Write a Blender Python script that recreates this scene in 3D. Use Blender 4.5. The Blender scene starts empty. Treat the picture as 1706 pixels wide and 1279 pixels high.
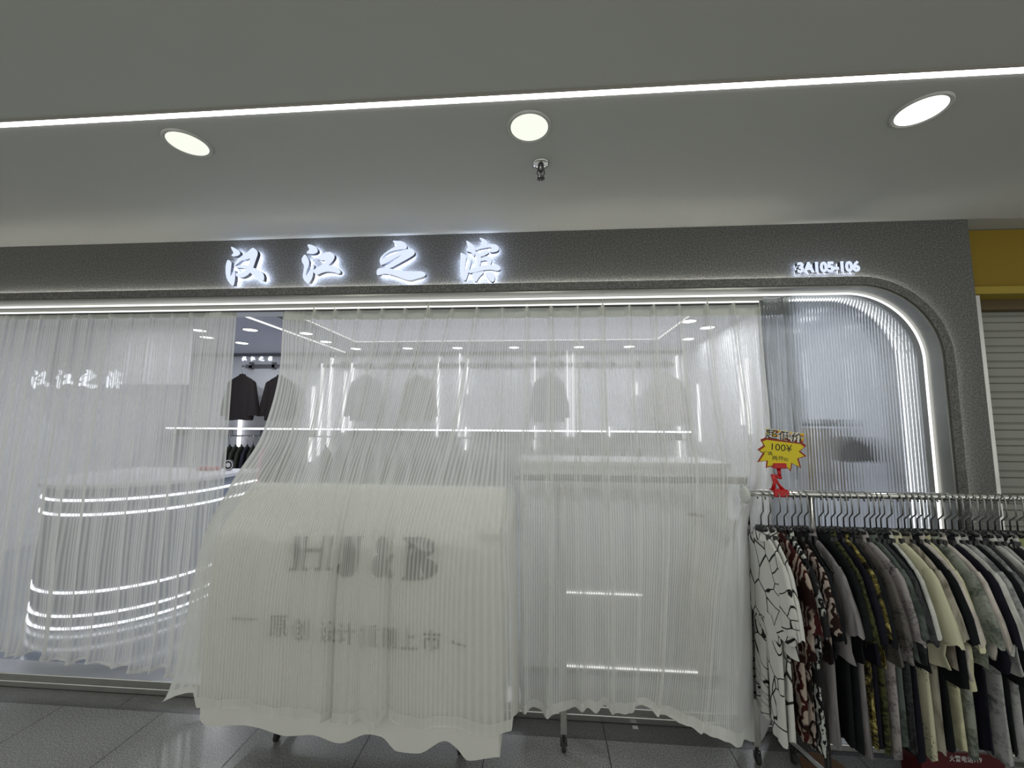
import bpy, bmesh, math, random
from mathutils import Vector, Matrix
random.seed(7)
SC = bpy.context.scene
COL = SC.collection
PI = math.pi

# ------------------------------------------------------------------ camera
CX, CY, F = 853.0, 639.5, 672.0
def _orth():
    y = Vector((50, 66, F)).normalized()
    x = -Vector((-9173, 8, F)); x -= x.dot(y) * y; x.normalize()
    z = -x.cross(y)
    if z.y > 0: z = -z
    return x, y, z                     # world axes written in (right, down, forward)
AX, AY, AZ = _orth()
CAMO = Vector((0, -2.27, 1.6))
def ray(px, py):
    d = Vector((px - CX, py - CY, F))
    return Vector((AX.dot(d), AY.dot(d), AZ.dot(d)))
def at(px, py, Y):                     # the point of the plane y = Y seen at that pixel of the photo
    d = ray(px, py); return CAMO + d * ((Y - CAMO.y) / d.y)
def atz(px, py, Z):
    d = ray(px, py); return CAMO + d * ((Z - CAMO.z) / d.z)
cam = bpy.data.cameras.new('camera'); cam.sensor_width = 36; cam.lens = F / 1706 * 36
cam.clip_start = 0.02; cam.clip_end = 60
camo = bpy.data.objects.new('camera', cam); COL.objects.link(camo)
r_ = Vector((AX.x, AY.x, AZ.x)); d_ = Vector((AX.y, AY.y, AZ.y)); f_ = Vector((AX.z, AY.z, AZ.z))
M = Matrix.Identity(4)
for i in range(3):
    M[i][0] = r_[i]; M[i][1] = -d_[i]; M[i][2] = -f_[i]; M[i][3] = CAMO[i]
camo.matrix_world = M
SC.camera = camo

# ------------------------------------------------------------------ world, exposure
AMBIENT = 0.68
w = bpy.data.worlds.new('World'); SC.world = w; w.use_nodes = True
bg = w.node_tree.nodes['Background']; bg.inputs[0].default_value = (0.98, 1.0, 0.93, 1); bg.inputs[1].default_value = AMBIENT
SC.view_settings.view_transform = 'Standard'; SC.view_settings.look = 'None'
SC.view_settings.gamma = 1; SC.view_settings.exposure = 0.0; SC.view_settings.use_curve_mapping = False
SC.cycles.use_denoising = True
SC.cycles.max_bounces = 8; SC.cycles.diffuse_bounces = 4; SC.cycles.glossy_bounces = 3
SC.cycles.transmission_bounces = 6; SC.cycles.transparent_max_bounces = 24
SC.cycles.caustics_reflective = False; SC.cycles.caustics_refractive = False
SC.cycles.sample_clamp_indirect = 4
INTERIOR_W = 11.0     # power of one shop downlight
CORRIDOR_W = 3.0

# ------------------------------------------------------------------ helpers
def tag(o, label=None, cat=None, group=None, kind=None):
    if label: o['label'] = label
    if cat: o['category'] = cat
    if group: o['group'] = group
    if kind: o['kind'] = kind
    return o
def empty(name, loc=(0, 0, 0), rz=0.0):
    o = bpy.data.objects.new(name, None); COL.objects.link(o)
    o.location = loc; o.rotation_euler = (0, 0, rz); o.empty_display_size = 0.1
    return o
class MB:
    """collects shapes, then builds one mesh object"""
    def __init__(s): s.v = []; s.f = []; s.uv = {}
    def box(s, x0, x1, y0, y1, z0, z1):
        n = len(s.v)
        s.v += [(x, y, z) for x in (x0, x1) for y in (y0, y1) for z in (z0, z1)]
        s.f += [tuple(n + i for i in q) for q in ((0, 1, 3, 2), (4, 6, 7, 5), (0, 4, 5, 1), (2, 3, 7, 6), (0, 2, 6, 4), (1, 5, 7, 3))]
        return s
    def tube(s, pts, r, n=8, closed=False, flat=1.0):
        pts = [Vector(p) for p in pts]; m = len(pts); base = len(s.v)
        rs = r if isinstance(r, (list, tuple)) else [r] * m
        up = None
        for i, p in enumerate(pts):
            a = pts[(i - 1) % m] if (closed or i > 0) else p
            b = pts[(i + 1) % m] if (closed or i < m - 1) else p
            t = (b - a).normalized()
            if up is None:
                up = Vector((0, 0, 1)) if abs(t.z) < 0.9 else Vector((0, 1, 0))
            e1 = (up - up.dot(t) * t).normalized(); e2 = t.cross(e1); up = e1
            for k in range(n):
                an = 2 * PI * k / n
                s.v.append(tuple(p + (e1 * math.cos(an) * flat + e2 * math.sin(an)) * rs[i]))
        rng = m if closed else m - 1
        for i in range(rng):
            for k in range(n):
                a = base + i * n + k; b = base + i * n + (k + 1) % n
                c = base + ((i + 1) % m) * n + (k + 1) % n; d = base + ((i + 1) % m) * n + k
                s.f.append((a, b, c, d))
        if not closed:
            s.f.append(tuple(base + k for k in range(n))[::-1])
            s.f.append(tuple(base + (m - 1) * n + k for k in range(n)))
        return s
    def lathe(s, prof, c=(0, 0, 0), n=32, axis='z'):
        base = len(s.v); m = len(prof)
        for r, h in prof:
            for k in range(n):
                an = 2 * PI * k / n; q = (r * math.cos(an), r * math.sin(an), h)
                if axis == 'x': q = (q[2], q[0], q[1])
                if axis == 'y': q = (q[0], q[2], q[1])
                s.v.append((c[0] + q[0], c[1] + q[1], c[2] + q[2]))
        for i in range(m - 1):
            for k in range(n):
                s.f.append((base + i * n + k, base + i * n + (k + 1) % n, base + (i + 1) * n + (k + 1) % n, base + (i + 1) * n + k))
        return s
    def disc(s, r, c, n=32, axis='z'):
        base = len(s.v)
        for k in range(n):
            an = 2 * PI * k / n; q = (r * math.cos(an), r * math.sin(an), 0)
            if axis == 'x': q = (q[2], q[0], q[1])
            if axis == 'y': q = (q[0], q[2], q[1])
            s.v.append((c[0] + q[0], c[1] + q[1], c[2] + q[2]))
        s.f.append(tuple(base + k for k in range(n)))
        return s
    def prism(s, poly, y0, y1):
        """poly: list of (x,z); extruded between y0 and y1"""
        n = len(poly); base = len(s.v)
        s.v += [(x, y0, z) for x, z in poly] + [(x, y1, z) for x, z in poly]
        s.f.append(tuple(base + i for i in range(n)))
        s.f.append(tuple(base + n + i for i in reversed(range(n))))
        for i in range(n):
            j = (i + 1) % n
            s.f.append((base + i, base + n + i, base + n + j, base + j))
        return s
    def grid(s, fn, nu, nv, uvf=None, keep=None):
        base = len(s.v)
        for j in range(nv + 1):
            for i in range(nu + 1):
                s.v.append(tuple(fn(i / nu, j / nv)))
                if uvf: s.uv[len(s.v) - 1] = uvf(i / nu, j / nv)
        for j in range(nv):
            for i in range(nu):
                a = base + j * (nu + 1) + i
                s.f.append((a, a + 1, a + nu + 2, a + nu + 1))
        return s
    def build(s, name, mat, parent=None, smooth=False, bevel=0, loc=None, recalc=True):
        me = bpy.data.meshes.new(name); me.from_pydata([tuple(v) for v in s.v], [], s.f)
        if s.uv:
            l = me.uv_layers.new(name='UVMap')
            for lp in me.loops: l.data[lp.index].uv = s.uv.get(lp.vertex_index, (0, 0))
        if recalc:
            bm = bmesh.new(); bm.from_mesh(me); bmesh.ops.recalc_face_normals(bm, faces=bm.faces); bm.to_mesh(me); bm.free()
        if smooth:
            for p in me.polygons: p.use_smooth = True
        me.materials.append(mat)
        o = bpy.data.objects.new(name, me); COL.objects.link(o)
        if parent: o.parent = parent
        if loc: o.location = loc
        if bevel:
            b = o.modifiers.new('bevel', 'BEVEL'); b.width = bevel; b.segments = 2; b.limit_method = 'ANGLE'
        return o
def copy_tree(o, parent=None):
    c = o.copy(); COL.objects.link(c); c.parent = parent
    if parent is not None: c.matrix_parent_inverse = o.matrix_parent_inverse.copy()
    for ch in list(o.children): copy_tree(ch, c)
    return c
def lerp(a, b, t): return a + (b - a) * t
def interp(xs, ys, x):
    if x <= xs[0]: return ys[0]
    if x >= xs[-1]: return ys[-1]
    for i in range(len(xs) - 1):
        if x <= xs[i + 1]:
            return lerp(ys[i], ys[i + 1], (x - xs[i]) / (xs[i + 1] - xs[i]))
def smooth_interp(xs, ys, x):          # monotone-ish cubic (hermite with limited slopes)
    n = len(xs)
    if x <= xs[0]: return ys[0]
    if x >= xs[-1]: return ys[-1]
    i = 0
    while x > xs[i + 1]: i += 1
    def sl(k): return (ys[k + 1] - ys[k]) / (xs[k + 1] - xs[k])
    def tan(k):
        if k == 0: return sl(0)
        if k == n - 1: return sl(n - 2)
        a, b = sl(k - 1), sl(k)
        if a * b <= 0: return 0.0
        return 2 * a * b / (a + b)
    h = xs[i + 1] - xs[i]; t = (x - xs[i]) / h
    m0, m1 = tan(i) * h, tan(i + 1) * h
    return (2*t**3 - 3*t*t + 1) * ys[i] + (t**3 - 2*t*t + t) * m0 + (-2*t**3 + 3*t*t) * ys[i+1] + (t**3 - t*t) * m1

# ------------------------------------------------------------------ materials
def newmat(name):
    m = bpy.data.materials.new(name); m.use_nodes = True
    nt = m.node_tree; return m, nt, nt.nodes['Principled BSDF'], nt.nodes['Material Output']
def N(nt, t, **kw):
    n = nt.nodes.new(t)
    for k, v in kw.items():
        if k in n.inputs: n.inputs[k].default_value = v
        else: setattr(n, k, v)
    return n
def math_n(nt, op, a, b=None, clamp=False):
    n = nt.nodes.new('ShaderNodeMath'); n.operation = op; n.use_clamp = clamp
    for i, v in enumerate((a, b)):
        if v is None: continue
        if isinstance(v, (int, float)): n.inputs[i].default_value = v
        else: nt.links.new(v, n.inputs[i])
    return n.outputs[0]
def c4(c): return (c[0], c[1], c[2], 1)
def plain(name, col, rough=0.5, metal=0.0, bump=0.0, bscale=60, var=0.0):
    m, nt, b, out = newmat(name)
    b.inputs['Base Color'].default_value = c4(col); b.inputs['Roughness'].default_value = rough; b.inputs['Metallic'].default_value = metal
    tc = N(nt, 'ShaderNodeTexCoord')
    if bump or var:
        ns = N(nt, 'ShaderNodeTexNoise', Scale=bscale, Detail=6.0); nt.links.new(tc.outputs['Object'], ns.inputs['Vector'])
        if bump:
            bp = N(nt, 'ShaderNodeBump', Strength=bump, Distance=0.01); nt.links.new(ns.outputs[0], bp.inputs['Height']); nt.links.new(bp.outputs[0], b.inputs['Normal'])
        if var:
            mx = N(nt, 'ShaderNodeMix', data_type='RGBA'); mx.inputs[6].default_value = c4([x * (1 - var) for x in col]); mx.inputs[7].default_value = c4([min(1, x * (1 + var)) for x in col])
            nt.links.new(ns.outputs[0], mx.inputs[0]); nt.links.new(mx.outputs[2], b.inputs['Base Color'])
    return m
def emis(name, col, st):
    m, nt, b, out = newmat(name)
    e = N(nt, 'ShaderNodeEmission'); e.inputs[0].default_value = c4(col); e.inputs[1].default_value = st
    nt.links.new(e.outputs[0], out.inputs[0]); return m
def ramp(nt, fac, stops, interp='LINEAR'):
    r = nt.nodes.new('ShaderNodeValToRGB'); r.color_ramp.interpolation = interp
    while len(r.color_ramp.elements) < len(stops): r.color_ramp.elements.new(0.5)
    for e, (p, c) in zip(r.color_ramp.elements, stops): e.position = p; e.color = c4(c)
    nt.links.new(fac, r.inputs[0]); return r.outputs[0]

def stucco():
    m, nt, b, out = newmat('grey_stone_stucco')
    tc = N(nt, 'ShaderNodeTexCoord')
    n1 = N(nt, 'ShaderNodeTexNoise', Scale=120.0, Detail=4.0, Roughness=0.75); n2 = N(nt, 'ShaderNodeTexNoise', Scale=6.0, Detail=3.0)
    for n in (n1, n2): nt.links.new(tc.outputs['Object'], n.inputs['Vector'])
    c = ramp(nt, n1.outputs[0], [(0.3, (0.05, 0.05, 0.047)), (0.5, (0.125, 0.125, 0.118)), (0.7, (0.26, 0.26, 0.25))])
    nt.links.new(c, b.inputs['Base Color']); b.inputs['Roughness'].default_value = 0.85
    bp = N(nt, 'ShaderNodeBump', Strength=0.8, Distance=0.004); nt.links.new(n1.outputs[0], bp.inputs['Height']); nt.links.new(bp.outputs[0], b.inputs['Normal'])
    return m
def granite(name, dark, mid, light, tile=0.603, ox=0.323, oy=-0.021, rough=0.20, line=0.0025, ycross=True):
    m, nt, b, out = newmat(name)
    tc = N(nt, 'ShaderNodeTexCoord')
    n1 = N(nt, 'ShaderNodeTexNoise', Scale=150.0, Detail=3.0, Roughness=0.65); n2 = N(nt, 'ShaderNodeTexNoise', Scale=420.0, Detail=2.0)
    n3 = N(nt, 'ShaderNodeTexNoise', Scale=3.0, Detail=2.0)
    for n in (n1, n2, n3): nt.links.new(tc.outputs['Object'], n.inputs['Vector'])
    s = math_n(nt, 'ADD', math_n(nt, 'MULTIPLY', n1.outputs[0], 0.6), math_n(nt, 'MULTIPLY', n2.outputs[0], 0.4))
    c = ramp(nt, s, [(0.38, dark), (0.5, mid), (0.62, light)])
    sp = N(nt, 'ShaderNodeSeparateXYZ'); nt.links.new(tc.outputs['Object'], sp.inputs[0])
    def seam(comp, off):
        a = math_n(nt, 'FRACT', math_n(nt, 'DIVIDE', math_n(nt, 'SUBTRACT', comp, off), tile))
        a = math_n(nt, 'ABSOLUTE', math_n(nt, 'SUBTRACT', a, 0.5))
        return math_n(nt, 'GREATER_THAN', a, 0.5 - line / tile)
    g = seam(sp.outputs[0], ox)
    if ycross: g = math_n(nt, 'MAXIMUM', g, seam(sp.outputs[1], oy))
    mx = N(nt, 'ShaderNodeMix', data_type='RGBA'); nt.links.new(g, mx.inputs[0]); nt.links.new(c, mx.inputs[6]); mx.inputs[7].default_value = (0.02, 0.02, 0.019, 1)
    nt.links.new(mx.outputs[2], b.inputs['Base Color'])
    rr = math_n(nt, 'ADD', math_n(nt, 'MULTIPLY', n3.outputs[0], 0.10), rough); rr = math_n(nt, 'MAXIMUM', rr, math_n(nt, 'MULTIPLY', g, 0.6))
    nt.links.new(rr, b.inputs['Roughness'])
    return m
def sheer(name, col, t_hi, t_lo, period, extra=0.0):
    """woven voile: thin transparent stripes; denser when the cloth is seen edge-on"""
    m, nt, b, out = newmat(name)
    uv = N(nt, 'ShaderNodeUVMap'); sp = N(nt, 'ShaderNodeSeparateXYZ'); nt.links.new(uv.outputs[0], sp.inputs[0])
    ph = math_n(nt, 'MULTIPLY', sp.outputs[0], 2 * PI / period)
    sn = math_n(nt, 'SINE', ph)
    st = math_n(nt, 'ADD', math_n(nt, 'MULTIPLY', sn, 1.6), 0.5, clamp=True)
    T = math_n(nt, 'ADD', math_n(nt, 'MULTIPLY', st, t_hi - t_lo), t_lo)
    geo = N(nt, 'ShaderNodeNewGeometry')
    dt = nt.nodes.new('ShaderNodeVectorMath'); dt.operation = 'DOT_PRODUCT'
    nt.links.new(geo.outputs['Normal'], dt.inputs[0]); nt.links.new(geo.outputs['Incoming'], dt.inputs[1])
    cs = math_n(nt, 'MAXIMUM', math_n(nt, 'ABSOLUTE', dt.outputs['Value']), 0.12)
    T = math_n(nt, 'POWER', T, math_n(nt, 'DIVIDE', 0.92, cs))
    df = N(nt, 'ShaderNodeBsdfDiffuse'); df.inputs[0].default_value = c4(col)
    tl = N(nt, 'ShaderNodeBsdfTranslucent'); tl.inputs[0].default_value = c4(col)
    m1 = N(nt, 'ShaderNodeMixShader'); m1.inputs[0].default_value = 0.34; nt.links.new(df.outputs[0], m1.inputs[1]); nt.links.new(tl.outputs[0], m1.inputs[2])
    tr = N(nt, 'ShaderNodeBsdfTransparent')
    m2 = N(nt, 'ShaderNodeMixShader'); nt.links.new(T, m2.inputs[0]); nt.links.new(m1.outputs[0], m2.inputs[1]); nt.links.new(tr.outputs[0], m2.inputs[2])
    nt.links.new(m2.outputs[0], out.inputs[0]); return m
def cloth(name, col, rough=0.9, trans=0.25):
    m, nt, b, out = newmat(name)
    df = N(nt, 'ShaderNodeBsdfDiffuse'); df.inputs[0].default_value = c4(col)
    tl = N(nt, 'ShaderNodeBsdfTranslucent'); tl.inputs[0].default_value = c4(col)
    m1 = N(nt, 'ShaderNodeMixShader'); m1.inputs[0].default_value = trans; nt.links.new(df.outputs[0], m1.inputs[1]); nt.links.new(tl.outputs[0], m1.inputs[2])
    nt.links.new(m1.outputs[0], out.inputs[0]); return m
def fabric(name, kind, a, b2, c3=None, scale=20.0, rough=0.85):
    m, nt, b, out = newmat(name)
    tc = N(nt, 'ShaderNodeTexCoord'); mp = N(nt, 'ShaderNodeMapping'); nt.links.new(tc.outputs['Object'], mp.inputs[0])
    oi = N(nt, 'ShaderNodeObjectInfo')
    cb = nt.nodes.new('ShaderNodeCombineXYZ'); rr = math_n(nt, 'MULTIPLY', oi.outputs['Random'], 7.0)
    for i in range(3): nt.links.new(rr, cb.inputs[i])
    nt.links.new(cb.outputs[0], mp.inputs[1])
    c3 = c3 or b2
    V = mp.outputs[0]
    if kind == 'lines':
        ns = N(nt, 'ShaderNodeTexNoise', Scale=3.0, Detail=0.0); nt.links.new(V, ns.inputs['Vector'])
        ad = nt.nodes.new('ShaderNodeVectorMath'); ad.operation = 'MULTIPLY_ADD'; nt.links.new(ns.outputs[1], ad.inputs[0]); ad.inputs[1].default_value = (0.55,) * 3; nt.links.new(V, ad.inputs[2])
        vo = N(nt, 'ShaderNodeTexVoronoi', feature='DISTANCE_TO_EDGE', Scale=scale); nt.links.new(ad.outputs[0], vo.inputs['Vector'])
        col = ramp(nt, vo.outputs[0], [(0.0, b2), (0.022, b2), (0.034, a)], 'LINEAR')
    elif kind == 'strokes':
        wv = N(nt, 'ShaderNodeTexWave', Scale=scale, Distortion=9.0, Detail=2.5); wv.inputs['Detail Scale'].default_value = 1.6; nt.links.new(V, wv.inputs['Vector'])
        ns = N(nt, 'ShaderNodeTexNoise', Scale=9.0, Detail=2.0); nt.links.new(V, ns.inputs['Vector'])
        c1 = ramp(nt, wv.outputs[1], [(0.0, b2), (0.45, b2), (0.52, a)], 'LINEAR')
        mx = N(nt, 'ShaderNodeMix', data_type='RGBA'); nt.links.new(ramp(nt, ns.outputs[0], [(0.5, (0, 0, 0)), (0.56, (1, 1, 1))]), mx.inputs[0]); nt.links.new(c1, mx.inputs[6]); mx.inputs[7].default_value = c4(c3)
        col = mx.outputs[2]
    elif kind == 'camo':
        ns = N(nt, 'ShaderNodeTexNoise', Scale=scale, Detail=4.0, Roughness=0.6, Distortion=1.2); nt.links.new(V, ns.inputs['Vector'])
        col = ramp(nt, ns.outputs[0], [(0.0, a), (0.46, b2), (0.56, c3)], 'CONSTANT')
    elif kind == 'snake':
        ns = N(nt, 'ShaderNodeTexNoise', Scale=scale * 0.35, Detail=5.0, Distortion=1.5); nt.links.new(V, ns.inputs['Vector'])
        vo = N(nt, 'ShaderNodeTexVoronoi', Scale=scale * 5); nt.links.new(V, vo.inputs['Vector'])
        s = math_n(nt, 'ADD', ns.outputs[0], math_n(nt, 'MULTIPLY', vo.outputs[0], 0.18))
        col = ramp(nt, s, [(0.44, b2), (0.54, [0.5 * (x + y) for x, y in zip(a, b2)]), (0.64, a)])
    elif kind == 'grain':
        mp.inputs[3].default_value = (1, 1, 0.15)
        ns = N(nt, 'ShaderNodeTexNoise', Scale=scale, Detail=5.0, Distortion=0.6); nt.links.new(V, ns.inputs['Vector'])
        col = ramp(nt, ns.outputs[0], [(0.38, b2), (0.58, a)])
    elif kind == 'script':
        wv = N(nt, 'ShaderNodeTexNoise', Scale=scale * 2.4, Detail=0.0, Distortion=3.0); nt.links.new(V, wv.inputs['Vector'])
        ns = N(nt, 'ShaderNodeTexNoise', Scale=scale * 0.28, Detail=0.0); nt.links.new(V, ns.inputs['Vector'])
        k = math_n(nt, 'MULTIPLY', math_n(nt, 'LESS_THAN', math_n(nt, 'ABSOLUTE', math_n(nt, 'SUBTRACT', wv.outputs[0], 0.5)), 0.02), math_n(nt, 'GREATER_THAN', ns.outputs[0], 0.58))
        mx = N(nt, 'ShaderNodeMix', data_type='RGBA'); nt.links.new(k, mx.inputs[0]); mx.inputs[6].default_value = c4(a); mx.inputs[7].default_value = c4(b2); col = mx.outputs[2]
    else:
        ns = N(nt, 'ShaderNodeTexNoise', Scale=scale, Detail=4.0); nt.links.new(V, ns.inputs['Vector'])
        col = ramp(nt, ns.outputs[0], [(0.35, [x * 0.8 for x in a]), (0.65, [min(1, x * 1.15) for x in a])])
    nt.links.new(col, b.inputs['Base Color']); b.inputs['Roughness'].default_value = rough; b.inputs['Specular IOR Level'].default_value = 0.12
    wn = N(nt, 'ShaderNodeTexNoise', Scale=14.0, Detail=3.0); nt.links.new(tc.outputs['Object'], wn.inputs['Vector'])
    bp = N(nt, 'ShaderNodeBump', Strength=0.35, Distance=0.012); nt.links.new(wn.outputs[0], bp.inputs['Height']); nt.links.new(bp.outputs[0], b.inputs['Normal'])
    return m

def shutter_mat(): return plain('shutter_paint', (0.30, 0.30, 0.27), 0.55, 0.0, var=0.06, bscale=5)
MT = dict(
    ceiling=plain('ceiling_paint', (0.445, 0.45, 0.42), 0.75, var=0.03, bscale=3),
    stucco=stucco(),
    steel=plain('brushed_steel', (0.62, 0.62, 0.60), 0.28, 1.0, var=0.08, bscale=12),
    satin=plain('satin_steel', (0.33, 0.33, 0.31), 0.42, 0.9, var=0.08, bscale=12),
    chrome=plain('polished_chrome', (0.72, 0.72, 0.70), 0.12, 1.0),
    darksteel=plain('dark_steel', (0.10, 0.10, 0.10), 0.35, 1.0),
    black=plain('black_plastic', (0.012, 0.013, 0.014), 0.35),
    rubber=plain('black_rubber', (0.02, 0.02, 0.02), 0.7),
    floor=granite('corridor_granite', (0.08, 0.08, 0.075), (0.22, 0.22, 0.205), (0.42, 0.42, 0.40), ycross=True),
    band=granite('threshold_granite', (0.035, 0.035, 0.033), (0.09, 0.09, 0.085), (0.18, 0.18, 0.17), tile=0.9, ycross=False),
    shopfloor=plain('shop_floor_tile', (0.30, 0.33, 0.38), 0.12, var=0.05, bscale=2),
    shopwall=plain('shop_wall_paint', (0.74, 0.75, 0.78), 0.6),
    shopceil=plain('shop_ceiling_paint', (0.55, 0.56, 0.64), 0.6),
    greytrim=plain('warm_grey_trim', (0.36, 0.34, 0.30), 0.5),
    white=plain('white_lacquer', (0.75, 0.75, 0.77), 0.35),
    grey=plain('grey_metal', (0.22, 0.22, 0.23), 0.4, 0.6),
    led=emis('led_white', (1.0, 1.0, 0.97), 1.6),
    led2=emis('led_cool', (0.93, 0.95, 1.0), 3.2),
    ledbar=emis('led_bar', (0.95, 0.97, 1.0), 1.7),
    hookwire=plain('hook_wire', (0.30, 0.30, 0.29), 0.25, 1.0),
    ledsoft=emis('led_groove', (1.0, 0.99, 0.93), 40.0),
    ledceil=emis('led_ceiling', (1.0, 0.96, 1.0), 6.0),
    lens=emis('lamp_lens_warm', (0.97, 1.0, 0.88), 1.0),
    lensr=emis('lamp_lens_bright', (1.0, 1.0, 0.97), 2.2),
    lenss=emis('shop_lamp_lens', (1.0, 1.0, 1.0), 5.0),
    letter=emis('letter_face', (0.74, 0.82, 1.0), 1.05),
    letterback=emis('letter_back_light', (0.62, 0.72, 1.0), 32.0),
    letterback2=emis('number_back_light', (0.62, 0.72, 1.0), 12.0),
    letterside=plain('letter_side', (0.05, 0.055, 0.07), 0.5),
    neon=emis('neon_sign', (0.85, 0.9, 1.0), 1.8),
    yellow=plain('yellow_board', (0.27, 0.175, 0.005), 0.7, var=0.05, bscale=4),
    yellow2=plain('yellow_edge', (0.36, 0.26, 0.015), 0.45),
    brown=plain('brown_board', (0.10, 0.065, 0.02), 0.6),
    shutter=shutter_mat(),
    sheer=sheer('striped_voile', (0.87, 0.87, 0.84), 0.50, 0.20, 0.0130),
    sheer_hd=cloth('curtain_tape', (0.66, 0.67, 0.60), trans=0.35),
    sheer_hem=sheer('voile_hem', (0.86, 0.86, 0.82), 0.12, 0.04, 0.0130),
    cover=cloth('dust_cover_cloth', (0.87, 0.86, 0.82), trans=0.1),
    ink=plain('black_print', (0.02, 0.02, 0.02), 0.8),
    red=plain('red_plastic', (0.50, 0.008, 0.012), 0.3),
    redbox=plain('red_enamel', (0.08, 0.004, 0.007), 0.4),
    tagyellow=plain('tag_yellow', (0.72, 0.58, 0.015), 0.55),
    tagred=plain('tag_red', (0.30, 0.03, 0.01), 0.55),
    taggreen=plain('tag_orange', (0.65, 0.25, 0.01), 0.55),
    paper=plain('white_paper', (0.75, 0.75, 0.75), 0.7),
)

# ================================================================== SETTING
ZC = 2.72
# arch of the shopfront: path at a given inset from the outer edge of the opening
AX1, AZ1, AR = 2.145, 2.402, 0.45
XL = -5.2
def arch(ins, zb=0.0, n=20, xl=XL):
    r = AR - ins; cx, cz = AX1 - AR, AZ1 - AR
    p = [(xl, AZ1 - ins)]
    p += [(cx + r * math.sin(a), cz + r * math.cos(a)) for a in [PI / 2 * k / n for k in range(n + 1)]]
    p.append((AX1 - ins, zb)); return p
def loft(mb, rows):                     # rows: list of (inset, Y)
    ps = [[(x, Y, z) for x, z in arch(i)] for i, Y in rows]
    n = len(ps[0]); base = len(mb.v)
    for p in ps: mb.v += p
    for j in range(len(ps) - 1):
        for i in range(n - 1):
            a = base + j * n + i; mb.f.append((a, a + 1, a + n + 1, a + n))
    return mb
def arch_solid(mb, i0, i1, y0, y1):
    ps = [[(x, Y, z) for x, z in arch(i)] for i, Y in ((i0, y0), (i1, y0), (i1, y1), (i0, y1))]
    n = len(ps[0]); base = len(mb.v)
    for p in ps: mb.v += p
    for j in range(4):
        for i in range(n - 1):
            a = base + j * n + i; b = base + ((j + 1) % 4) * n + i
            mb.f.append((a, a + 1, b + 1, b))
    for e in (0, n - 1): mb.f.append(tuple(base + j * n + e for j in range(4)))
    return mb
tag(MB().box(-7, 5, -2.7, 0.6, ZC, ZC + 0.06).build('ceiling', MT['ceiling']), kind='structure')
tag(MB().box(-7, 5, -3.6, -0.021, -0.05, 0).build('floor', MT['floor']), kind='structure')
tag(MB().box(-7, 5, -0.021, 0.24, -0.05, 0.0).build('floor_threshold', MT['band']), kind='structure')
# fascia
poly = [(XL, ZC), (2.305, ZC), (2.305, 0), (AX1, 0)] + list(reversed(arch(0)))[1:]
tag(MB().prism(poly, 0.0, 0.12).build('wall_front', MT['stucco']), kind='structure')
# proud inner ring, its steel reveal
tag(arch_solid(MB(), 0.001, 0.046, -0.030, -0.012).build('trim_1', MT['stucco']), kind='structure')
tag(arch_solid(MB(), 0.046, 0.058, -0.022, 0.24).build('trim_2', MT['satin']), kind='structure')
# sill rail under the opening
sl = MB().box(XL, 2.09, 0.10, 0.24, 0.0, 0.035).box(XL, 2.09, 0.105, 0.235, 0.035, 0.075)
tag(sl.build('trim_3', MT['steel'], bevel=0.004), kind='structure')
# pale trim strip between fascia and shutter
tag(MB().box(2.305, 2.345, 0.02, 0.20, 0.0, 2.30).build('trim_4', MT['steel']), kind='structure')

def path_strip(name, ins, Y, r, mat, label, cat='light strip'):
    pts = [Vector((x, Y, z)) for x, z in arch(ins, 0.08, 24)]
    return tag(MB().tube(pts, r, 6).build(name, mat, smooth=True), label, cat)
path_strip('groove_light', 0.005, -0.006, 0.003, MT['ledsoft'], 'hidden light line glowing round the outer edge of the arched shopfront frame')
path_strip('led_strip', 0.066, 0.064, 0.006, MT['led'], 'bright white light strip following the curved inner edge of the shopfront arch')

path_strip('led_strip', 0.067, 0.165, 0.006, MT['led2'], 'added second light strip behind the ribbed glass, whitening its ribs at the jamb')  # extra strip, added to brighten the glass ribs beside the jamb
# curtain rail with an emissive strip imitating a reflected light strip
rail = empty('curtain_rail', (-1.5, 0.12, 2.30))
tag(rail, 'straight curtain track under the shopfront lintel carrying both sheer curtains', 'curtain rail')
MB().box(-3.7, 2.78, -0.012, 0.05, 0.018, 0.046).build('track', MT['satin'], rail)
MB().box(-3.7, 2.75, -0.019, -0.0125, 0.006, 0.014).build('light_line', MT['led'], rail)  # glowing bar standing in for the arch strip's reflection in the track
MB().box(-3.7, 2.75, -0.012, 0.012, 0.000, 0.0175).build('lower_track', MT['darksteel'], rail)

# neighbour unit: yellow fascia, shutter
nb = empty('shop_fascia', (3.4, 0.1, 2.3)); tag(nb, 'mustard yellow fascia board of the next shop, above the grey shutter', 'fascia')
MB().box(-1.05, 1.6, 0.03, 0.10, 0.07, 0.415).build('board', MT['yellow'], nb)
MB().box(-1.05, 1.6, -0.01, 0.10, 0.03, 0.072).build('lower_edge', MT['yellow2'], nb)
MB().box(-1.05, 1.6, 0.10, 0.16, -0.03, 0.03).build('under_board', MT['brown'], nb)
def shutter():
    mb = MB(); prof = []; z = 0.0
    while z < 2.36:
        for dz, y in ((0.0, 0.010), (0.004, 0.0), (0.046, -0.002), (0.050, 0.010), (0.054, 0.004), (0.082, 0.003), (0.086, 0.010)):
            prof.append((y, z + dz))
        z += 0.090
    x0, x1 = 2.30, 4.8; base = len(mb.v)
    for y, zz in prof: mb.v += [(x0, 0.27 + y, zz), (x1, 0.27 + y, zz)]
    for i in range(len(prof) - 1):
        a = base + 2 * i; mb.f.append((a, a + 1, a + 3, a + 2))
    return mb.build('roller_shutter', MT['shutter'])
tag(shutter(), 'closed grey slatted roller shutter of the next shop at the right edge', 'shutter')
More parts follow.
